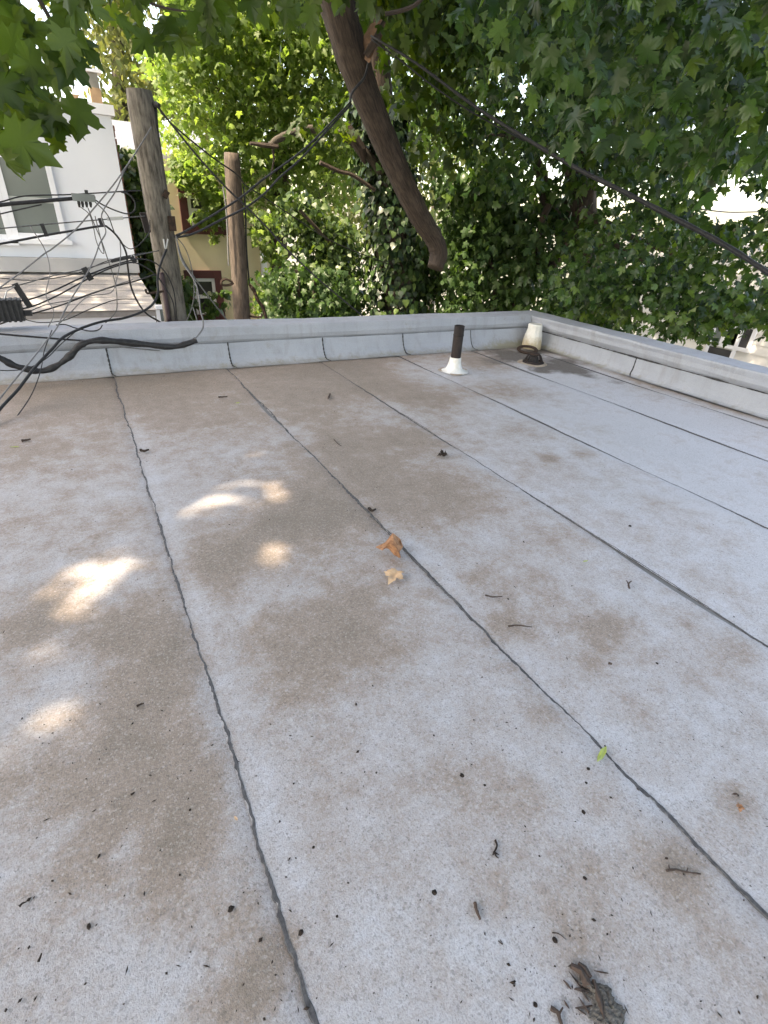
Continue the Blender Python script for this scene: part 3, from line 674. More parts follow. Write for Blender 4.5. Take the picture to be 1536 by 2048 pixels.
# ------------------------------------------------------------------ cables
CAB = [
 # label, material, px width, depth at first and last point, points
 ('uppermost black cable running level from the left edge to the grey pole', BLACK, 2.6, 5.3, 5.65, [(-60,412),(0,404),(50,392),(143,389),(242,383),(284,381)]),
 ('fat black lashed tube under the uppermost left cable', BLACK, 6.5, 5.3, 5.45, [(-60,420),(0,410),(86,402),(146,397),(190,394)]),
 ('black cable looping below the grey terminal block in front of the white wall', BLACK, 2.6, 5.45, 5.55, [(180,392),(208,411),(250,427),(268,422),(270,405),(258,389),(242,384)]),
 ('short black cable rising from the left edge to the lashed tube', BLACK, 2.6, 5.3, 5.4, [(-60,442),(0,428),(83,409)]),
 ('thin grey strand ending at the pale grip beside the pole', STRAND, 2.2, 5.3, 5.65, [(-60,463),(0,457),(100,448),(195,440),(245,436),(290,432)]),
 ('black cable under the grey strand, bowing down to the pole foot', BLACK, 3.6, 5.25, 5.62, [(-60,498),(0,488),(94,470),(148,461),(203,452),(217,456),(237,476),(252,505),(256,537),(262,573),(276,605),(294,628),(322,645)]),
 ('thin grey wire slanting from high on the pole down to the left edge', GREYW, 2.4, 5.62, 4.9, [(303,254),(271,306),(250,337),(224,373),(180,426),(148,462),(105,497),(88,508),(44,543),(0,575),(-60,620)]),
 ('wavy grey wire crossing the white wall and hanging over the parapet into the roof', GREYW, 2.4, 5.6, 3.85, [(262,318),(247,345),(232,381),(208,418),(203,436),(209,452),(211,467),(199,488),(190,514),(173,549),(149,587),(129,622),(114,655),(91,684),(62,721),(31,758),(0,797),(-40,850)]),
 ('thin wire dropping from the terminal block in a narrow curve to the parapet', STRAND, 1.7, 5.45, 5.4, [(176,416),(188,447),(202,479),(214,514),(229,561),(234,599),(231,625),(211,646)]),
 ('thin wire dropping straight below the terminal block with a hooked end', STRAND, 1.7, 5.45, 5.4, [(161,414),(178,428),(186,450),(192,480),(200,500),(207,507),(206,496),(190,432)]),
 ('pale thin wire hanging from the cable clip and curling left over the shingles', GREYW, 1.8, 5.5, 5.0, [(240,482),(241,514),(234,555),(222,585),(176,593),(144,622),(120,646)]),
 ('tensioned strand with small insulator above the splice box', STRAND, 2.0, 5.2, 5.65, [(-60,590),(0,577),(38,570),(108,551),(164,539),(223,523),(264,513),(318,501)]),
 ('upper of two black cables leaving the splice box for the pole', BLACK, 2.6, 5.2, 5.6, [(30,604),(62,598),(108,581),(164,555),(223,532),(261,521),(281,518),(305,523),(325,538),(340,561),(349,590),(354,643)]),
 ('lower of two black cables leaving the splice box for the pole', BLACK, 2.6, 5.2, 5.58, [(38,619),(70,611),(117,590),(164,564),(205,543),(234,532),(264,525),(287,532),(311,549),(331,576),(346,605),(351,642)]),
 ('messenger strand rising from the parapet at the left edge, lowest of the taut lines', BLACK, 2.6, 5.42, 5.66, [(-60,668),(0,648),(44,633),(117,612),(176,590),(223,574),(264,564),(293,555),(312,548)]),
 ('thin strand just above the lowest taut line', STRAND, 1.7, 5.4, 5.62, [(40,632),(90,610),(142,600),(190,584),(266,559)]),
 ('heavy black cable sagging from the pole, over the parapet and down across the left edge', BLACK, 4.6, 5.6, 3.8, [(333,499),(325,518),(318,540),(315,561),(316,584),(308,605),(287,622),(249,636),(205,643),(164,656),(126,675),(104,698),(68,737),(36,779),(0,818),(-40,870)]),
 ('thick black taped cable sleeve hanging in waves in front of the parapet', BLACK, 11.5, 4.75, 4.82, [(-60,690),(0,716),(31,732),(78,742),(109,734),(141,711),(161,690),(193,681),(234,683),(292,689),(344,694),(375,687),(393,680)]),
 ('grey wire pair coming down past the pole into the end of the taped sleeve', GREYW, 2.8, 5.6, 4.8, [(352,473),(363,520),(388,560),(397,590),(401,622),(406,640),(405,658),(390,678)]),
 ('second grey wire bending into the end of the taped sleeve', GREYW, 2.0, 5.4, 4.8, [(386,615),(394,640),(398,655),(398,690),(384,703),(340,703),(240,694)]),
 ('black cable lying along the coping top toward the taped sleeve', BLACK, 3.6, 4.85, 4.83, [(-60,661),(0,668),(83,675),(161,681),(200,682)]),
 ('small black loop of wire lying over the parapet edge', BLACK, 2.2, 5.0, 5.0, [(112,650),(130,649),(151,656),(180,662),(198,659),(205,650)]),
 ('thin black wire curving down over the roof at the far left', BLACK, 2.0, 3.68, 4.9, [(-30,890),(0,867),(31,836),(63,789),(81,742),(89,700),(104,660)]),
 ('upper black service cable from the nearer pole up to the leaning limb', BLACK, 3.6, 5.65, 6.15, [(350,472),(372,462),(428,429),(479,397),(522,362),(600,305),(650,258),(702,203)]),
 ('lower black service cable from the nearer pole up to the leaning limb', BLACK, 3.6, 5.65, 6.15, [(350,475),(388,467),(442,440),(490,416),(530,386),(557,357),(600,319),(650,266),(703,208)]),
 ('black cable descending from the pole top behind the browner pole to the parapet', BLACK, 3.2, 5.7, 5.6, [(311,208),(350,257),(399,317),(455,378),(490,411),(536,457),(567,492),(633,555),(690,603),(725,632)]),
 ('thin black cable from the pole top past the browner pole into the ivy', BLACK, 2.4, 5.7, 8.6, [(311,208),(345,249),(420,311),(474,349),(490,370),(512,384),(600,442),(671,486),(786,532)]),
 ('pale guy wire slanting from the pole clamp down past the lower red window', STRAND, 2.6, 5.7, 5.62, [(353,480),(366,520),(393,561),(423,601),(460,648)]),
 ('heavy aerial cable from the leaning limb, dropping right across the dark leaves', BLACK, 8, 6.1, 3.2, None),
 ('slim strand twisted along the aerial cable near the leaning limb', BLACK, 3, 6.1, 5.2, [(742,78),(800,120),(870,175),(950,228),(1050,282)]),
 ('level black line against the bright gap at the right edge', BLACK, 3, 9.5, 9.5, [(1400,418),(1450,424),(1500,424),(1600,421)]),
 ('thin black wire in a wide loop between the terminal block and the pole', BLACK, 1.7, 5.4, 5.6, [(184,398),(215,430),(232,470),(262,498),(296,470),(300,440)]),
 ('thin black wire sagging from the splice box to the big cable bow', BLACK, 1.8, 5.2, 5.5, [(40,636),(80,645),(130,640),(180,618),(230,600),(272,598)]),
 ('grey wire dropping from the left strand across the shingles to the coping', GREYW, 1.8, 5.3, 5.0, [(60,452),(90,500),(100,545),(92,590),(108,625),(96,655)]),
 ('slack black wire crossing the shingled roof in a shallow curve', BLACK, 1.7, 5.3, 5.6, [(-60,545),(0,556),(70,560),(150,548),(220,520),(290,505)]),
 ('thin black wire running down the parapet face beside the taped sleeve', BLACK, 1.8, 4.85, 4.6, [(150,664),(120,690),(95,715),(60,735),(20,741),(-40,738)]),
 ('thin wire arcing from the pole clamp over the lower red window', STRAND, 1.8, 5.6, 5.5, [(350,470),(372,500),(385,545),(388,590),(382,620),(372,645)]),
]
for lb, mt, wd, ya_, yb_, pts in CAB:
    if pts is None:
        px = [(742,72),(830,125),(950,213),(1050,276),(1150,335),(1250,385),(1350,437),(1450,490),(1536,545),(1640,610)]
        n = len(px); P = []; Rr = []
        for i, (x, y) in enumerate(px):
            dd = lerp(6.9, 4.9, i/(n-1)); P.append(far(x, y, dd)); Rr.append(lerp(2.0, 4.9, min(1, i/6))*depth(P[-1])/F)
        Q = spline(P, 6); rr = np.interp(np.linspace(0, n-1, len(Q)), range(n), Rr); rr = rr*(1+.10*np.sin(np.arange(len(Q))*1.9))
        b = MB().tube(Q, rr, 8)
    else:
        L = np.concatenate([[0], np.cumsum([math.dist(pts[i], pts[i+1]) for i in range(len(pts)-1)])]); L /= L[-1]
        P = [at(x, y, lerp(ya_, yb_, t)) for (x, y), t in zip(pts, L)]
        rr = wd/2*1.08*depth(P[len(P)//2])/F
        Q = spline(P, 6)
        r_ = np.full(len(Q), rr)
        if wd > 10: r_ = r_*(1+.12*np.sin(np.arange(len(Q))*.9)+RG.normal(0, .06, len(Q)))
        b = MB().tube(Q, r_, 8 if wd > 3 else 6)
    o = b.build('cable', mt, smooth=True, loc=P[0]); tag(o, lb, 'cable', 'cables strung about the poles')
def bar_thing(name, lb, cat, pa, pb, Y, wpx, mat, grp='black spacers clipped on the left cables'):
    a, b_ = at(*pa, Y), at(*pb, Y); w_ = wpx*depth(a)/F
    o = MB().bar(a, b_, w_, w_*.6, (0, 1, 0)).build(name, mat, loc=a); tag(o, lb, cat, grp)
bar_thing('cable_spacer', 'black spacer bar between strand and cable in front of the window', 'spacer', (83,447), (94,473), 5.36, 7, BLACK)
bar_thing('cable_spacer', 'black spacer clip at the pale grip end, over the white wall', 'spacer', (200,436), (206,453), 5.5, 9, BLACK)
bar_thing('cable_spacer', 'long black spacer bar right beside the ribbed splice box', 'spacer', (29,567), (61,615), 5.22, 11, BLACK)
bar_thing('cable_spacer', 'black spacer bar in the middle of the shingled roof', 'spacer', (167,535), (183,560), 5.38, 11, BLACK)
bar_thing('cable_spacer', 'small black spacer clip at the shingle roof corner by the pole', 'spacer', (262,513), (271,525), 5.5, 9, BLACK)
bar_thing('strand_grip', 'pale tapered strand grip just left of the pole', 'strand grip', (214,438), (246,436), 5.55, 6, plain('pale_grip', (.55, .55, .54)), None)
bar_thing('strand_grip', 'dark strand grip on the line over the shingle roof', 'strand grip', (222,523), (262,514), 5.5, 5, BLACK, None)
# terminal block with drop connectors
c = at(167, 396, 5.42)
tb = empty('terminal_block', c); tag(tb, 'grey terminal block with hanging connectors on the uppermost left cable', 'terminal block')
s = depth(c)/F
part(MB().box(c+np.array([-20, -18, -6])*s, c+np.array([20, 18, 7])*s), 'housing', plain('terminal_grey', (.20, .22, .21)), tb)
part(MB().bar(at(172, 380, 5.4), at(174, 392, 5.4), 6*s, 6*s), 'hanger_clip', BLACK, tb)
for x in (158, 165, 173, 181):
    part(MB().tube([at(x-1, 402, 5.38), at(x, 408, 5.38), at(x+1, 415, 5.38)], [2.6*s, 2.8*s, 1.6*s], 6), 'connector', BLACK, tb)
# ribbed splice box
c = at(14, 617, 5.2); s = depth(c)/F
sb = empty('splice_box', c); tag(sb, 'black ribbed cable splice box hanging at the left frame edge', 'splice box')
part(MB().box(c+np.array([-60, -14, -22])*s, c+np.array([26, 14, 17])*s), 'box_body', BLACK, sb)
for i in range(9): part(MB().box(c+np.array([-56+i*9, -16.5, -23.5])*s, c+np.array([-51.5+i*9, 16, 18.5])*s), 'rib', BLACK, sb)
part(MB().tube([c+np.array([0, 0, 17])*s, c+np.array([8, 0, 32])*s, at(30, 572, 5.2)], 1.2*s, 6), 'hanger', STEEL, sb)
part(MB().box(c+np.array([26.5, -5, -14])*s, c+np.array([40, 5, -4])*s), 'end_cap', BLACK, sb)

# ------------------------------------------------------------------ trees
def clear(P, zc=.62):
    return P[~((P[:, 0] < 5.42) & (P[:, 1] < 5.5) & (P[:, 2] < zc))]
def leaf_objs(P, A, Nn, S, kinds, mat, root, name='leaf'):
    ms = []
    for k, (tv, tt) in enumerate(kinds): ms.append(tri_mesh(name, tv.copy(), tt.copy(), mat))
    inv = Matrix.Translation(root.location).inverted()
    for i in range(len(P)):
        o = bpy.data.objects.new(name, ms[i % len(ms)]); COL.objects.link(o); o.parent = root
        x = np.cross(A[i], Nn[i]); m = Matrix.Identity(4)
        for r in range(3): m[r][0] = x[r]*S[i]; m[r][1] = A[i][r]*S[i]; m[r][2] = Nn[i][r]*S[i]; m[r][3] = P[i][r]
        o.matrix_parent_inverse = inv; o.matrix_basis = m
def broad(P, sp):
    Nn = np.array([0, 0, H])-P; Nn /= np.linalg.norm(Nn, axis=1)[:, None]; Nn = Nn*np.sign(RG.uniform(-.35, 1, len(P)))[:, None]+np.array([0, 0, .35])+RG.normal(0, sp, (len(P), 3)); Nn /= np.linalg.norm(Nn, axis=1)[:, None]
    A = np.array([0, 0, -.8])+RG.normal(0, .6, (len(P), 3)); A -= Nn*(A*Nn).sum(1)[:, None]; A /= np.linalg.norm(A, axis=1)[:, None]
    return A, Nn
# --- A: the ivy-clad maple whose bare limb leans through the top centre
base = at(800, 660, 9.0); base[2] = GZ
mapleA = empty('maple_tree', base); tag(mapleA, 'ivy-clad maple in the centre with a thick bare limb slanting down to a sawn end', 'tree')
tr = [base, at(800, 660, 9.0), at(792, 520, 9.0), at(775, 390, 8.95), at(764, 280, 8.9), at(750, 120, 8.8), at(735, -60, 8.7), at(720, -260, 8.5)]
topA = tr[-1]; tr += [topA+np.array([-.2, -.4, 1.6]), topA+np.array([-.6, -1.4, 3.4])]
Q = spline(tr, 6); part(MB().tube(Q, np.interp(np.linspace(0, 1, len(Q)), [0, .5, 1], [.34, .25, .12]), 12, wob=.1), 'trunk', BARKD, mapleA, smooth=True)
lp = [(672,0,6.4),(700,100,6.4),(740,210,6.45),(790,330,6.5),(838,430,6.5),(868,478,6.5),(877,508,6.48),(870,536,6.45)]
up = [topA+np.array([-.1, -.3, 1.2]), topA+np.array([-.7, -1.1, 1.6]), at(560, -330, 6.9), at(630, -130, 6.5)]
LP = up+[at(x, y, Y) for x, y, Y in lp]; rp = [40, 39, 38, 37, 37, 34, 28, 24.5, 21, 19, 18.5, 16.5]
rad = [r*min(depth(p), 7.)/F for r, p in zip(rp, LP)]; Q = spline(LP, 7)
part(MB().tube(Q, np.interp(np.linspace(0, len(LP)-1, len(Q)), range(len(LP)), rad), 18, wob=.05), 'limb', BARKL, mapleA, smooth=True)
part(MB().tube([at(728, 118, 6.3), at(742, 88, 6.25), at(756, 62, 6.2), at(768, 42, 6.15)], [.09, .085, .075, .02], 7, wob=.35), 'broken_stub', RAW, mapleA)
part(MB().tube([at(730, 110, 6.2), at(745, 85, 6.15), at(772, 30, 6.1)], [.035, .05, .012], 5, wob=.4), 'splinter', BARKD, mapleA)
part(MB().tube(spline([at(x, y, 6.22) for x, y in [(738,88),(737,120),(728,155),(704,185),(700,207)]], 5), .014, 6), 'wrapped_wire', BLACK, mapleA)
sbp = spline([at(x, y, 8.7) for x, y in [(541,291),(556,278),(585,266),(622,258),(668,266),(704,282),(735,310),(765,345)]], 5)
part(MB().tube(sbp, np.interp(np.linspace(0, 1, len(sbp)), [0, .3, 1], [.045, .05, .075]), 10, wob=.1), 'side_branch', BARKG, mapleA, smooth=True)
part(MB().tube([at(x, y, 8.65) for x, y in [(500,287),(530,291),(556,294)]], [.02, .035, .03], 6, wob=.2), 'twig', BARKD, mapleA)
part(MB().tube([at(x, y, 8.65) for x, y in [(546,296),(548,320),(540,360)]], [.02, .015, .01], 6), 'twig', BARKD, mapleA)
part(MB().tube([at(x, y, 8.6) for x, y in [(693,246),(706,272),(722,300),(730,328)]], [.03, .07, .07, .02], 6, wob=.3), 'dead_snag', BARKD, mapleA)
part(MB().tube(spline([at(x, y, 8.6) for x, y in [(640,325),(680,343),(705,350),(750,380)]], 4), .03, 6), 'twig', BARKD, mapleA)
part(MB().tube(spline([far(x, y, 5.2) for x, y in [(770,28),(800,22),(830,10),(860,-20)]], 4), .014, 6), 'twig', BARKD, mapleA)
# ivy on the trunk
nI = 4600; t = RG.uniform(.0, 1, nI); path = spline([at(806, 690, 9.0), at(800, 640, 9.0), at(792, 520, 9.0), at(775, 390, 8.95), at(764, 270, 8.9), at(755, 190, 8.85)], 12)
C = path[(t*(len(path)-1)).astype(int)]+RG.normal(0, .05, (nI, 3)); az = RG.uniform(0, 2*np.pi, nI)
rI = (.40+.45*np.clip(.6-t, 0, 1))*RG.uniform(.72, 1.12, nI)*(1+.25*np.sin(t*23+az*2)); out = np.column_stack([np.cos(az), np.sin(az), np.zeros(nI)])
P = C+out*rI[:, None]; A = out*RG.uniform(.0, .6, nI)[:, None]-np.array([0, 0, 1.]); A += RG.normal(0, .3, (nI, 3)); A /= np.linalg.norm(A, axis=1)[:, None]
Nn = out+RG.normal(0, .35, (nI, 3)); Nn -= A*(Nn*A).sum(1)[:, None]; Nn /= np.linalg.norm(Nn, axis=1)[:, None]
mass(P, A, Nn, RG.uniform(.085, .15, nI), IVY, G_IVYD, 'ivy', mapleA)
# overhead canopy: leaves high above the roof; openings let the sun through
PATCH = [(395,972,.14,.095),(425,945,.05,.03),(470,1005,.11,.055),(520,985,.06,.045),(548,1078,.065,.05),(585,1132,.065,.05),(600,1165,.04,.04),(520,1000,.06,.03),
 (190,1110,.10,.05),(235,1092,.06,.03),(160,1180,.06,.05),(165,1225,.10,.07),(140,1290,.05,.05),(205,1190,.05,.03),(270,1110,.03,.03),
 (112,1455,.05,.03),(40,1432,.06,.03),(125,1525,.012,.012),(120,1370,.015,.03),(1112,1197,.022,.018),(1040,1240,.02,.015)]
GRP = [(onroof(470, 995), .37, .21), (onroof(215, 1150), .26, .27), (onroof(70, 1465), .17, .13), (onroof(572, 1112), .11, .16), (onroof(130, 1320), .1, .14), (onroof(1112, 1197), .06, .05), (onroof(1040, 1238), .05, .04), (onroof(520, 905), .16, .05)]
nC = 84000
P = np.column_stack([RG.uniform(-10.5, 2.2, nC), RG.uniform(-4.5, 7.4, nC), RG.uniform(7.5, 11.5, nC)])
def drop(P): return P-SDIR*(P[:, 2]/SDIR[2])[:, None]
def ring(g0, k):
    q = np.full(len(g0), 9.)
    for c, rx, ry in GRP: q = np.minimum(q, ((g0[:, 0]-c[0])/(rx+k))**2+((g0[:, 1]-c[1])/(ry+k))**2)
    return q
g0 = drop(P); ok = (g0[:, 0] > -4.5) & (g0[:, 1] > -3.2) & (g0[:, 1] < 8.6) & (P[:, 1] < 5.6+np.clip(P[:, 0]+4, 0, 2.2)*.9)
P = P[ok]; zone = ring(drop(P), .32) < 1
fine = np.repeat(P[zone], 5, 0)+RG.uniform(-.12, .12, (5*zone.sum(), 3)); g0 = drop(fine)      # small leaves round the openings
x, y = g0[:, 0], g0[:, 1]
fn = np.sin(x*17.3+2.1*np.sin(y*9.1)+.4)+np.sin(y*19.7+1.7*np.sin(x*11.3)+1.1)+.7*np.sin(x*31+y*23)
fine = fine[~((ring(g0, .0) < 1) & (fn > -.05-.9*(1-ring(g0, 0.)))) | (RG.random(len(fine)) < .03)]
A, Nn = droop(len(fine), 5, 55); mass(fine, A, Nn, RG.uniform(.085, .12, len(fine)), LOW, G_NEAR, 'crown', mapleA)
ok = ~zone
P = P[ok]
A, Nn = droop(len(P), 5, 55)
mass(P, A, Nn, RG.uniform(.19, .26, len(P)), LOW, G_NEAR, 'crown', mapleA)
nShadeLow = 1500; P = np.column_stack([RG.uniform(-10.5, -4.8, nShadeLow), RG.uniform(7.4, 10.6, nShadeLow), RG.uniform(8, 11, nShadeLow)]); A, Nn = droop(nShadeLow, 5, 55); mass(P, A, Nn, RG.uniform(.22, .3, nShadeLow), LOW, G_NEAR, 'crown', mapleA)  # unseen leaves away from the trunk, added to dapple the lower shingle roof
nShadeNear = 22000; P = np.column_stack([RG.uniform(-7, 3.2, nShadeNear), RG.uniform(-7.5, .6, nShadeNear), RG.uniform(5.2, 8.2, nShadeNear)]); g0 = P-SDIR*(P[:, 2]/SDIR[2])[:, None]  # unseen leaves added behind and above the camera, cutting sky light on the near roof
P = P[(g0[:, 1] < -.9) | (g0[:, 0] < -2.2) | (g0[:, 0] > 1.9)]; A, Nn = droop(len(P), 5, 55); mass(P, A, Nn, RG.uniform(.19, .26, len(P)), LOW, G_NEAR, 'crown', mapleA)
for a, b in ((tr[-1], (-4, 2, 9.2)), (tr[-1], (0, 1.5, 9.4)), (tr[-1], (-6, 5, 9.4)), (tr[-1], (3, 7, 8.2))):
    b = np.array(b, float); part(MB().tube(spline([a, lerp(a, b, .5)+np.array([0, 0, .5]), b], 6), np.linspace(.12, .03, 13), 7, wob=.1), 'branch', BARK, mapleA)
# nearest hanging leaves, each a leaf of its own
PP = []; SS = []
def near(poly, n, d0, d1, s0, s1):
    a = np.array(poly, float); k = 0
    while k < n:
        x, y = RG.uniform(a[:, 0].min(), a[:, 0].max()), RG.uniform(a[:, 1].min(), a[:, 1].max())
        if inpoly(np.array([x]), np.array([y]), poly)[0]: PP.append(far(x, y, RG.uniform(d0, d1))); SS.append(RG.uniform(s0, s1)); k += 1
near([(-60,-60),(190,-60),(170,40),(160,110),(120,150),(60,160),(-60,200)], 62, 1.9, 2.8, .095, .125)
near([(-60,180),(60,150),(110,170),(80,215),(-60,230)], 10, 2.0, 2.4, .08, .11)
near([(215,-60),(290,-60),(300,30),(340,40),(380,-60),(480,-60),(450,20),(400,70),(300,75),(235,55)], 34, 2.6, 3.4, .10, .13)
near([(480,-60),(650,-60),(640,20),(560,40),(500,30)], 22, 3.2, 4.4, .11, .15)
EX = [(150,196,1.95,.135),(105,232,2.0,.10),(48,252,1.95,.10),(95,250,2.0,.085),(8,262,1.8,.15),(62,285,1.9,.135),(132,258,2.0,.09),(45,205,2.0,.12),(78,205,2.05,.10),(105,210,2.0,.09),(20,215,1.9,.11),(2,300,1.8,.10),(120,275,2.05,.07)]
for x, y, d, s in EX: PP.append(far(x, y, d)); SS.append(s)
PP = np.array(PP); SS = np.array(SS); A, Nn = broad(PP, .55)
leaf_objs(PP, A, Nn, SS*.86, MAPLE, G_NEAR, mapleA)
for pts in ([(-40,-60),(10,20),(40,90),(60,150),(72,215),(80,260)], [(40,-60),(90,20),(130,100),(148,180)], [(230,-60),(290,0),(350,20),(420,25)]):
    Q = spline([far(x, y, 2.15 if x < 200 else 3.0) for x, y in pts], 5); part(MB().tube(Q, np.linspace(.008, .002, len(Q)), 5), 'twig', BARKD, mapleA)
# leaves of the same tree beside and behind the limb
P = boughs([(470,-200),(700,-200),(700,-30),(620,5),(520,-5)], 160, 4.2, 6.2, 10, .16)
P = np.vstack([P, boughs([(700,-200),(960,-200),(960,260),(900,330),(835,300),(800,180),(760,60)], 1300, 7.2, 8.8, 12, .2)])
P = np.vstack([P, boughs([(585,225),(690,235),(705,285),(640,275),(590,262)], 60, 8.6, 9.1, 12, .15), boughs([(712,-120),(830,-120),(830,40),(790,70),(748,20)], 260, 5.9, 6.9, 10, .14)])
A, Nn = droop(len(P), 25, 80, (-.2, -.9, 0), .3); mass(P, A, Nn, RG.uniform(.10, .16, len(P)), MID, G_NEAR, 'foliage', mapleA)

# --- B: dark maple on the right
base = at(1165, 640, 8.2); base[2] = GZ
mapleB = empty('maple_tree', base); tag(mapleB, 'large dark maple on the right whose hanging leaves cover the top right corner', 'tree')
st = [base, at(1162, 640, 8.2), at(1160, 500, 8.2), at(1160, 380, 8.2), at(1156, 270, 8.2), at(1140, 150, 8.1), at(1120, 0, 8.0), at(1110, -200, 7.9)]
Q = spline(st, 6); part(MB().tube(Q, np.interp(np.linspace(0, 1, len(Q)), [0, .6, 1], [.34, .27, .14]), 12, wob=.12), 'trunk', BARKD, mapleB, smooth=True)
st2 = [base+np.array([-.2, 0, 0]), at(1110, 640, 8.3), at(1095, 560, 8.3), at(1125, 480, 8.25), at(1095, 410, 8.2), at(1082, 350, 8.2), at(1055, 285, 8.2)]
Q = spline(st2, 6); part(MB().tube(Q, np.linspace(.2, .07, len(Q)), 9, wob=.12), 'stem', BARKD, mapleB, smooth=True)
for pts, r_ in (([(1098,410),(1082,450),(1075,500),(1078,560)], .07), ([(1160,420),(1250,470),(1330,500),(1420,540)], .07), ([(1158,300),(1230,200),(1330,100),(1450,0)], .09), ([(1070,300),(1000,270),(930,290)], .04), ([(1150,520),(1240,470),(1330,455)], .03), ([(1150,200),(1040,100),(960,20)], .05), ([(1230,490),(1320,540),(1400,590)], .03)):
    Q = spline([far(x, y, 10.8-.0028*abs(x-1100)*1.6) for x, y in pts], 5); part(MB().tube(Q, np.linspace(r_, r_*.35, len(Q)), 7, wob=.12), 'branch', BARKD, mapleB)
HOL = [(1462,412,78,34),(1050,165,20,42),(1127,228,9,26),(1385,222,16,16)]
TRK = [(1158,360,52,130),(1090,430,32,85),(960,395,30,22),(1015,400,22,40),(1440,640,20,30)]
M1 = boughs([(930,-200),(1700,-200),(1700,330),(1420,330),(1280,275),(1100,240),(980,140)], 2000, 3.4, 5.8, 12, .12, .5, HOL)
M4 = boughs([(1090,575),(1190,480),(1340,520),(1480,560),(1600,600),(1560,660),(1470,668),(1390,692),(1300,680),(1180,640),(1100,622)], 1300, 6.6, 8.2, 10, .16, .5, [(1500,665,40,22)])
M4 = clear(M4)
PB = np.vstack([M1, M4]); A, Nn = droop(len(PB), 30, 85, (-.7, -.7, .1), .6); A2, N2 = broad(PB, .6); pk = RG.random(len(PB)) < .3; A[pk] = A2[pk]; Nn[pk] = N2[pk]; S = RG.uniform(.082, .13, len(PB))*np.where(RG.random(len(PB)) < .15, .7, 1)
x, y, z = project(PB); vis = (x > -20) & (x < 1556) & (y > -30) & (y < 720) & (z > 0); score = np.where(vis, S/z, 0); idx = np.argsort(-score)
big, rest = idx[:300], idx[300:]
leaf_objs(PB[big], A[big], Nn[big], S[big], MAPLE, G_DARK, mapleB)
mass(PB[rest], A[rest], Nn[rest], S[rest], MAPLE, G_DARK, 'foliage', mapleB)
P = boughs([(890,-150),(1700,-150),(1700,600),(1500,640),(1380,660),(1200,630),(1130,620),(1120,480),(1010,440),(930,330)], 7000, 6.6, 9.6, 24, .19, .5, HOL+TRK)
P = clear(P); A, Nn = droop(len(P), 25, 80, (-.7, -.7, .1), .3); mass(P, A, Nn, RG.uniform(.08, .125, len(P)), MID, G_DARK, 'foliage', mapleB)
P = boughs([(870,-150),(1430,-150),(1430,380),(1350,560),(1180,620),(1040,460),(920,380)], 4600, 10., 13, 20, .26, .6, HOL[:1]+[(1050,165,14,30)])
A, Nn = droop(len(P), 20, 80); mass(P, A, Nn, RG.uniform(.14, .2, len(P)), MID, G_DARK, 'foliage', mapleB)
nC = 17000; P = np.column_stack([RG.uniform(3.6, 10, nC), RG.uniform(2.5, 12.5, nC), RG.uniform(6., 10, nC)]); A, Nn = droop(nC, 5, 60)
P = P[((P[:, 0]-6)/2.7)**2+((P[:, 1]-7.8)/5.)**2 < 1]; A, Nn = A[:len(P)], Nn[:len(P)]
mass(P, A, Nn, RG.uniform(.15, .2, len(P)), LOW, G_DARK, 'crown', mapleB)

# --- C: sunlit maple behind the poles
base = at(548, 640, 14); base[2] = GZ
mapleC = empty('maple_tree', base); tag(mapleC, 'bright green sunlit maple filling the space behind the two poles', 'tree')
Q = spline([base, at(552, 560, 14), at(556, 470, 14), at(560, 300, 14), at(545, 100, 14), at(540, -150, 14)], 5); part(MB().tube(Q, np.linspace(.34, .1, len(Q)), 9, wob=.1), 'trunk', BARKD, mapleC, smooth=True)
for pts in ([(556,470),(600,430),(650,380),(690,300)], [(558,350),(480,250),(420,150)], [(556,300),(620,200),(660,100)], [(560,520),(600,490),(640,480)]):
    Q = spline([at(x, y, 13.9) for x, y in pts], 5); part(MB().tube(Q, np.linspace(.1, .03, len(Q)), 6, wob=.1), 'branch', BARKD, mapleC)
P = boughs([(310,-90),(780,-90),(780,200),(720,330),(700,420),(620,405),(560,425),(530,445),(450,445),(410,415),(372,388),(340,362),(325,150)], 14000, 12.8, 15.4, 18, .24, .35, [(305,20,30,50)])
P = np.vstack([P, boughs([(345,315),(455,325),(455,400),(430,440),(408,415),(378,392),(348,365)], 420, 12.2, 12.8, 14, .13), boughs([(390,400),(440,420),(440,480),(425,480),(400,440)], 120, 12.2, 12.7, 12, .10), boughs([(505,430),(560,430),(560,540),(525,500)], 260, 12.2, 12.8, 12, .13), boughs([(505,590),(540,570),(555,640),(510,640)], 110, 11.6, 12.4, 10, .10)])
P = np.vstack([P, boughs([(690,-200),(980,-200),(960,200),(900,330),(840,300),(760,250)], 4200, 14, 17, 16, .3, .4)])
A, Nn = droop(len(P), 10, 70); mass(P, A, Nn, RG.uniform(.11, .16, len(P)), MID, G_BRT, 'foliage', mapleC)
# --- D: tall pale feathery tree, far left
base = at(235, 640, 26); base[2] = GZ
treeD = empty('pale_tree', base); tag(treeD, 'tall pale yellow-green feathery tree rising behind the chimney at top left', 'tree')
Q = spline([base, at(245, 300, 26), at(235, 100, 26), at(215, -150, 26)], 6); part(MB().tube(Q, np.linspace(.4, .12, len(Q)), 8), 'trunk', BARKG, treeD)
P = boughs([(130,-150),(345,-150),(345,230),(250,300),(222,250),(205,150),(150,130)], 6000, 23, 30, 22, .55, .25, [(300,20,26,45)])
A, Nn = droop(len(P), 20, 80); mass(P, A, Nn, RG.uniform(.18, .32, len(P)), OVAL, G_PALE, 'foliage', treeD)
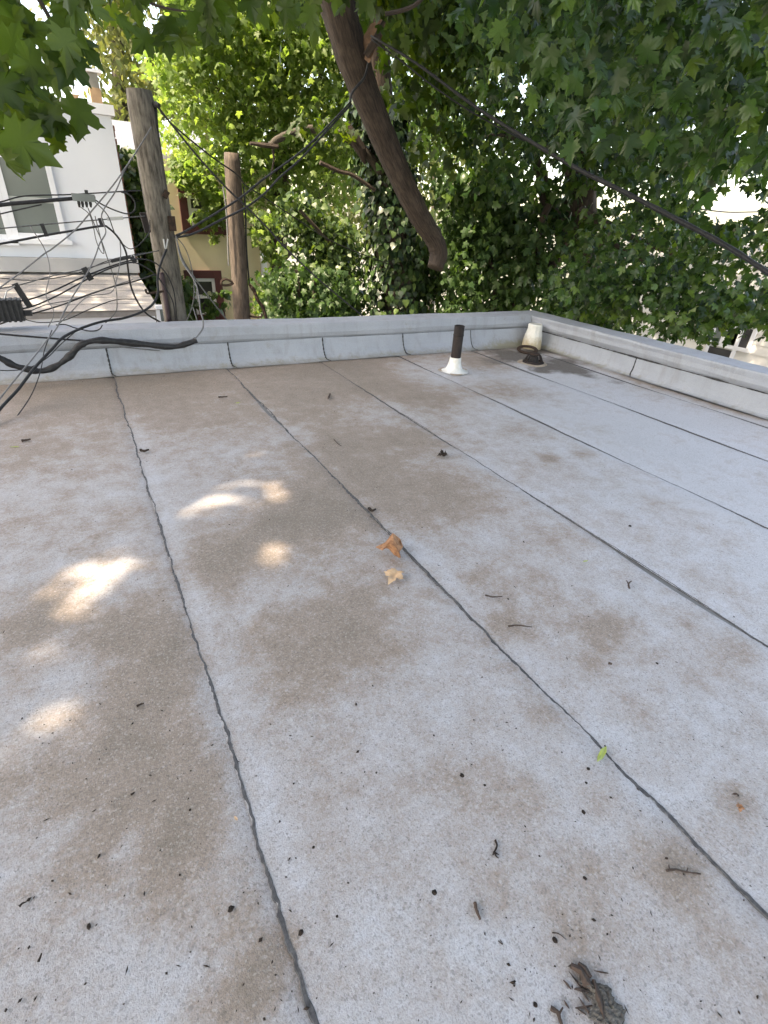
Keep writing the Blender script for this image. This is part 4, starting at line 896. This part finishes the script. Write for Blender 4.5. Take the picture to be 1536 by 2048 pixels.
# --- E: distant trees between the trunks
base = at(870, 600, 30); base[2] = GZ
treeE = empty('distant_tree', base); tag(treeE, 'wide pale sunlit tree far behind, showing in gaps around the leaning limb', 'tree')
part(MB().tube([base, at(870, 300, 30)], [.3, .1], 7), 'trunk', BARKG, treeE)
P = np.vstack([boughs([(640,300),(900,260),(960,330),(900,400),(880,500),(600,470)], 3000, 26, 34, 22, .7, .5, [(880,365,16,10),(945,375,26,14)]), boughs([(330,-120),(1000,-120),(960,300),(640,420),(420,400),(330,250)], 9000, 24, 32, 22, .8, .45, [(480,30,20,20)])])
A, Nn = droop(len(P), 10, 80); mass(P, A, Nn, RG.uniform(.25, .4, len(P)), OVAL, G_PALE, 'foliage', treeE)
# --- shrubs beyond the parapet
def shrub(name, lb, polys, mat, kinds, s0, s1, px, py, Y, stems, bias=(-.5, -.85, .1), cat='shrub'):
    base = at(px, py, Y); base[2] = GZ; root = empty(name, base); tag(root, lb, cat)
    for pts, r_ in stems:
        Q = spline([base]+[at(x, y, q) for x, y, q in pts], 5); part(MB().tube(Q, np.linspace(r_*1.5, r_*.5, len(Q)), 6, wob=.12), 'stem', BARKD, root)
    P = np.vstack([boughs(p, n, a, b, per, r) for p, n, a, b, per, r in polys]); A, Nn = droop(len(P), 25, 85, bias, .5)
    mass(P, A, Nn, RG.uniform(s0, s1, len(P)), kinds, mat, 'foliage', root)
shrub('ivy_shrub', 'mound of pale ivy draped over a shrub left of the ivy-clad trunk',
  [([(568,405),(598,385),(640,415),(690,450),(705,470),(715,560),(720,640),(660,640),(655,560),(600,500),(560,450)], 3200, 10.4, 11.4, 14, .15),
   ([(850,480),(890,520),(890,640),(830,640),(820,560)], 900, 10.6, 11.4, 12, .14)], G_IVY, IVY, .075, .13, 690, 640, 9.6, [([(700,640,9.6),(680,520,9.6),(600,420,9.5)], .05)])
shrub('leafy_shrub', 'dark green leafy shrub behind the parapet right of the browner pole',
  [([(540,560),(600,520),(660,540),(720,600),(750,650),(540,650)], 2000, 9.6, 11.2, 14, .18)], G_SHRUB, MID, .10, .15, 620, 640, 9.2, [([(628,620,9.1),(632,560,9.1)], .04), ([(600,620,9.3),(590,540,9.3)], .03)])
shrub('maple_sapling', 'young maple with drooping leaves between the sawn limb and the dark trunk',
  [([(895,360),(960,350),(1020,380),(1080,460),(1090,560),(1040,640),(890,650),(905,520)], 3600, 10.2, 12.4, 14, .2)], G_SHRUB, MID, .12, .18, 985, 640, 9.0, [([(985,640,8.4),(975,500,8.4),(985,380,8.4)], .04), ([(1020,640,8.3),(1035,560,8.3),(1060,450,8.3)], .03)], cat='young tree')
shrub('dark_shrub', 'deep shaded shrub at the foot of the dark maple behind the parapet corner',
  [([(1085,560),(1180,570),(1240,640),(1100,640)], 900, 9.2, 10.2, 12, .18)], G_DARK, MID, .10, .15, 1150, 640, 8.0, [([(1120,640,7.4),(1140,560,7.4)], .04)])
shrub('ivy_vine', 'dark ivy climbing the brick side wall of the white house',
  [([(232,300),(262,305),(275,360),(300,430),(330,560),(345,640),(320,640),(290,545),(262,440),(245,360)], 1700, 10.3, 11.3, 12, .14)], G_IVY, IVY, .10, .17, 300, 560, 10.4, [([(300,560,10.4),(270,420,10.4),(250,330,10.4)], .03)], cat='vine')
shrub('wall_vine', 'leafy vine growing on the yellow house around its lower red window',
  [([(368,545),(385,560),(395,640),(372,640),(360,580)], 240, 12.3, 12.8, 10, .08), ([(420,590),(455,578),(450,615),(430,635),(415,630)], 130, 12.3, 12.8, 10, .07), ([(350,550),(370,560),(376,640),(358,640)], 160, 11.8, 12.5, 10, .08)], G_SHRUB, IVY, .10, .17, 380, 640, 12.6, [([(380,640,12.7),(375,560,12.7)], .025)], cat='vine')

# ------------------------------------------------------------------ small things lying on the roof
def gpx(px, py): return depth(onroof(px, py))/F          # metres per pixel there
def place(mb, name, mat, lb, cat, group=None, loc=None, smooth=False):
    o = mb.build(name, mat, smooth=smooth, loc=loc); tag(o, lb, cat, group); return o
def crumple(px, py, L, W, amp, mat, lb, rot=0., seed=1, kind='maple', curl=.4, name='dry_leaf', nz=3.):
    o_, c_ = outline(kind); rg = np.random.default_rng(seed); rings = 7; n = len(o_); V = []
    ctr = np.array(c_); c0 = onroof(px, py); ph = rg.uniform(0, 6, 6)
    for r in range(rings+1):
        for i in range(n):
            q = ctr+(o_[i]-ctr)*(r/rings); x, y = q[0], q[1]-.45
            z = amp*(math.sin(nz*4*x+ph[0]+2*y)*.5+math.sin(nz*3.3*y+ph[1]-2*x)*.5+.5*math.sin(9*x-7*y+ph[2]))+curl*(x*x*1.6+y*y*.7*math.cos(ph[3]))
            V.append([x*W, y*L, z*max(L, W)])
    V = np.array(V); ca, sa = math.cos(rot), math.sin(rot); V[:, :2] = V[:, :2] @ np.array([[ca, sa], [-sa, ca]])
    V[:, 2] -= V[:, 2].min()-.002; V += c0
    fs = [(r*n+i, r*n+(i+1) % n, (r+1)*n+(i+1) % n, (r+1)*n+i) for r in range(rings) for i in range(n)]
    place(MB().add(V, fs), name, mat, lb, 'leaf', None, c0)
crumple(778, 1107, .118, .15, .15, BURNT, 'crumpled brown dry leaf beside the second tar seam, the larger of the two dry leaves', .9, 3, 'ivy', curl=1.0, nz=2.6)
crumple(787, 1156, .098, .08, .06, PALE, 'pale tan torn leaf scrap just in front of the crumpled brown leaf', 2.2, 5, curl=.2)
crumple(884, 913, .065, .075, .12, DARKC, 'blackened curled leaf alone in the middle of the roof', 1.2, 8, curl=.6)
crumple(1203, 1510, .075, .03, .05, GREENL, 'yellow-green leaf lying on the second tar seam at lower right', 1.9, 11, 'oval', .3, 'green_leaf')
crumple(1171, 1123, .035, .016, .04, GREENL, 'small yellow-green leaf in the pale strip right of the dry leaves', 1.5, 12, 'oval', .3, 'green_leaf')
crumple(475, 807, .055, .022, .03, GREENL, 'yellow-green leaf flake near the back parapet between the first two seams', 1.4, 13, 'oval', .2, 'green_leaf')
crumple(30, 895, .06, .02, .03, GREENL, 'dull green leaf flake close to the left frame edge', 1.2, 14, 'oval', .2, 'green_leaf')
crumple(472, 1638, .016, .013, .03, PALE, 'tiny tan seed wing left of the first seam in the foreground', .3, 15, 'oval', .2, 'seed_wing')
crumple(1470, 1590, .022, .012, .08, TWIG, 'small brown chip near the right frame edge, lower right', 1.1, 16, 'oval', .4, 'bark_chip')
crumple(1478, 1618, .026, .02, .08, BURNT, 'rust brown leaf crumb below the chip at lower right', 2.1, 17, 'maple', .4, 'leaf_crumb')
def stick(pts, wpx, lb, mat=TWIG, name='twig', forks=()):
    b = MB(); P = [onroof(x, y) for x, y in pts]; m = gpx(*pts[0]); r = wpx*m/2
    P = [p+np.array([0, 0, r*1.1+.002*math.sin(i*2.)**2]) for i, p in enumerate(P)]
    Q = spline(P, 4); b.tube(Q, np.linspace(r, r*.55, len(Q)), 6, wob=.22)
    for f in forks:
        Pf = [onroof(x, y)+np.array([0, 0, r*(1.2+.8*i)]) for i, (x, y) in enumerate(f)]; b.tube(Pf, np.linspace(r*.8, r*.35, len(Pf)), 5, wob=.2)
    place(b, name, mat, lb, 'twig', None, P[0])
stick([(970,1192),(985,1196),(1004,1195)], 4, 'dark thin twig on the third sheet, right of the pale leaf scrap')
stick([(1016,1254),(1035,1253),(1063,1256)], 4, 'reddish brown twig lying level in a pale stain right of the second seam')
stick([(990,1682),(993,1694),(985,1712)], 5, 'small forked black twig in the foreground centre', DARKC, 'twig', [[(987,1705),(992,1716),(996,1720)], [(987,1706),(997,1712)]])
stick([(949,1808),(953,1826),(960,1842)], 9, 'thick short twig stub in the foreground', TWIG)
stick([(1332,1742),(1350,1741),(1372,1746),(1400,1749)], 5, 'knobbly reddish twig at lower right', TWIG, 'twig', [[(1338,1742),(1336,1732)], [(1372,1746),(1374,1738)]])
stick([(1258,1178),(1256,1170),(1262,1164)], 4, 'tiny forked twig in the third strip toward the right', TWIG, 'twig', [[(1257,1171),(1252,1164)]])
stick([(282,904),(290,906),(298,903)], 7, 'black bark shred lying beside the first seam in mid roof', DARKC)
stick([(738,1020),(744,1025),(751,1022)], 7, 'dark bark shred caught on the second seam behind the dry leaves', DARKC)
stick([(44,884),(53,883),(62,881)], 5, 'short dark twig at the far left of the roof', TWIG)
stick([(437,796),(446,796),(455,795)], 3.5, 'thin dark twig near the back parapet between first and second seams', TWIG)
stick([(657,797),(660,790),(656,800)], 4, 'small dark twig near the back parapet right of the second seam', TWIG)
stick([(40,1814),(46,1809),(53,1806)], 5, 'dark narrow leaf shred at the lower left frame edge', DARKC)
stick([(262,1591),(270,1587)], 5, 'black shred in the left stain, lower left', DARKC)
stick([(274,1414),(282,1411),(289,1409)], 5, 'dark twig bit in the brown stain on the left', DARKC)
stick([(1216,1328),(1223,1331)], 6, 'dark twig bit in the pale third strip', TWIG)
stick([(77,1925),(82,1915),(84,1908)], 5, 'dark twig sliver at the bottom left', DARKC)
stick([(668,880),(675,888),(682,893)], 2, 'faint thin stem lying between second and third seam', TWIG)
stick([(996,1882),(1005,1890),(1000,1880)], 2, 'hair-thin rootlet at lower centre right', DARKC)
stick([(1104,1866),(1116,1868),(1132,1880)], 2, 'fine black curved stem above the bark flake', DARKC)
stick([(1100,2018),(1113,2026),(1118,2040),(1125,2060)], 9, 'dark red broken twig at the bottom edge left of the bark flake', TWIG, 'twig', [[(1116,2032),(1124,2018)]])
def lump(px, py, wpx, lb, seed, sx=1., group=None, mat=DARKC):
    c0 = onroof(px, py); r = wpx*gpx(px, py)/2; rg = np.random.default_rng(seed); b = MB(); V = []; n = 9
    prof = [(.0, .95), (.6, .8), (1., .35), (.95, .05)]
    for q, z in prof:
        for j in range(n):
            k = rg.uniform(.65, 1.2); a = 2*math.pi*j/n; V.append((c0[0]+r*q*k*math.cos(a)*sx, c0[1]+r*q*k*math.sin(a), c0[2]+r*z*rg.uniform(.5, .9)*.8))
    b.add(V, [(i*n+(j+1) % n, i*n+j, (i+1)*n+j, (i+1)*n+(j+1) % n) for i in range(3) for j in range(n)])
    place(b, 'dark_crumb', mat, lb, 'crumb', group, c0)
for i, (x, y, w_, lb) in enumerate([(1167,1625,11,'black pellet in the right foreground above the knobbly twig'),(869,1785,11,'round black crumb alone in the centre foreground'),(1170,1757,10,'black crumb left of the knobbly reddish twig'),
   (178,1853,13,'black crumb at lower left with ragged edge'),(462,1818,11,'black elongated crumb left of the first seam at the bottom'),(602,1865,12,'brown black crumb touching the first seam at the bottom'),
   (1110,1880,13,'black crumb just above the bark flake'),(1070,2010,9,'black crumb left of the red broken twig at the bottom edge'),(1172,1566,7,'small black crumb below the green leaf on the seam'),(1176,1538,7,'small black crumb nearest below the green seam leaf'),
   (924,1551,9,'black crumb in the upper centre foreground'),(970,1571,7,'little black crumb right of the upper centre crumb'),(1314,1327,7,'dark crumb in the third strip at right'),(1050,1653,6,'tiny left of a pair of black crumbs by the thin stem'),(1079,1713,7,'black crumb near the short thick twig'),
   (627,1695,6,'tiny black crumb right of the first seam'),(380,1620,6,'tiny brown crumb in the lower left stain'),(674,1833,6,'tiny black crumb right of the first seam near the bottom'),(1016,1198,5,'tiny black crumb at the end of the dark thin twig'),(1260,1052,6,'dark crumb on the pale right part of the roof')]):
    lump(x, y, w_, lb, 40+i, random.uniform(.7, 1.2), 'dark crumbs scattered on the roof')
# bark flake
V = []; rg = np.random.default_rng(5); m_ = 15; n_ = 13
c0 = onroof(1200, 1975); L0 = [(1138,1932,4),(1150,1938,6),(1163,1950,10),(1172,1962,12),(1180,1972,15),(1190,1980,20),(1200,1990,26),(1206,2005,30),(1212,2020,32),(1217,2035,33),(1222,2052,30),(1228,2070,22),(1236,2090,12)]
L0 = [(np.interp(t, range(13), [q[0] for q in L0]), np.interp(t, range(13), [q[1] for q in L0]), np.interp(t, range(13), [q[2] for q in L0])) for t in np.linspace(0, 12, 37)]
for i, (x, y, w_) in enumerate(L0):
    el, er = .85+.22*math.sin(i*.8+1)+rg.uniform(-.12, .12), .85+.18*math.sin(i*.55)+rg.uniform(-.12, .12)
    for j in range(n_):
        u = j/(n_-1)*2-1; jx = 0; k_ = el if u < 0 else er; k_ = lerp(1, k_, abs(u)); p = onroof(x+u*w_*k_+4*math.sin(i*.45), y-u*w_*.35*k_+rg.normal(0, 1))
        V.append(p+np.array([0, 0, .002+.0045*(1-u*u)*min(1, i/9)+rg.uniform(0, .004)+.003*math.sin(j*2.2)*(1-abs(u))]))
b = MB().add(V, [(i*n_+j, i*n_+j+1, (i+1)*n_+j+1, (i+1)*n_+j) for i in range(len(L0)-1) for j in range(n_-1)])
bf = place(b, 'bark_flake', BARKP, 'large grey brown flake of tree bark at the bottom right of the frame', 'bark', None, c0)
b = MB()
for pts in ([(1140,1934),(1160,1945),(1172,1966),(1184,1978)], [(1186,1962),(1192,1990),(1200,2010),(1206,2040)], [(1155,1928),(1168,1940),(1178,1958)]):
    b.tube([onroof(x, y)+np.array([0, 0, .006]) for x, y in pts], [.004, .008, .007, .003][:len(pts)], 5, wob=.5)
for q in range(16):
    x, y = rg.normal(1182, 26), rg.normal(1985, 30); c_ = onroof(x, y)+np.array([0, 0, .003]); a_ = rg.uniform(-.6, .6)+2.2; l_ = rg.uniform(.006, .022); t_ = np.array([math.cos(a_), math.sin(a_), .1])*l_
    b.tube([c_-t_, c_, c_+t_], [.001, rg.uniform(.0015, .0035), .0008], 5, wob=.4)
o = b.build('bark_edge', TWIG); o.parent = bf; o.matrix_parent_inverse = Matrix.Translation(bf.location).inverted()
# fine litter nobody could count
V = []; fs = []; q = 0
for i in range(1500):
    if i < 900: x, y = RG.uniform(-20, 1556), RG.uniform(760, 2060)
    elif i < 1150: x, y = RG.normal(1080, 130), RG.normal(1850, 110)
    else: x, y = RG.uniform(0, 1536), abs(RG.normal(0, 60))+735+max(0, (400-RG.uniform(0, 1000))*.05)
    if y < 715: continue
    p = onroof(x, y)
    if not (XL < p[0] < XR-.05 and YF < p[1] < YB-.03): continue
    s = RG.choice([.0012, .0018, .0026, .0038, .006], p=[.36, .34, .2, .085, .015]); a = RG.uniform(0, 6.3); el = RG.choice([1, 1.3, 2.4, 3.6], p=[.5, .32, .13, .05]); s = s if el < 2 else min(s, .0026)
    u = np.array([math.cos(a), math.sin(a), 0])*s*el; v = np.array([-math.sin(a), math.cos(a), 0])*s*.7; h = np.array([0, 0, s*.9])
    V += [p+u, p+v*RG.uniform(.6, 1.2), p-u, p-v*RG.uniform(.6, 1.2), p+h+u*.2]; fs += [(q, q+1, q+4), (q+1, q+2, q+4), (q+2, q+3, q+4), (q+3, q, q+4)]; q += 5
tag(MB().add(V, fs).build('roof_litter', DARKC), kind='stuff', label='fine dark leaf litter and grit scattered over the whole roof')
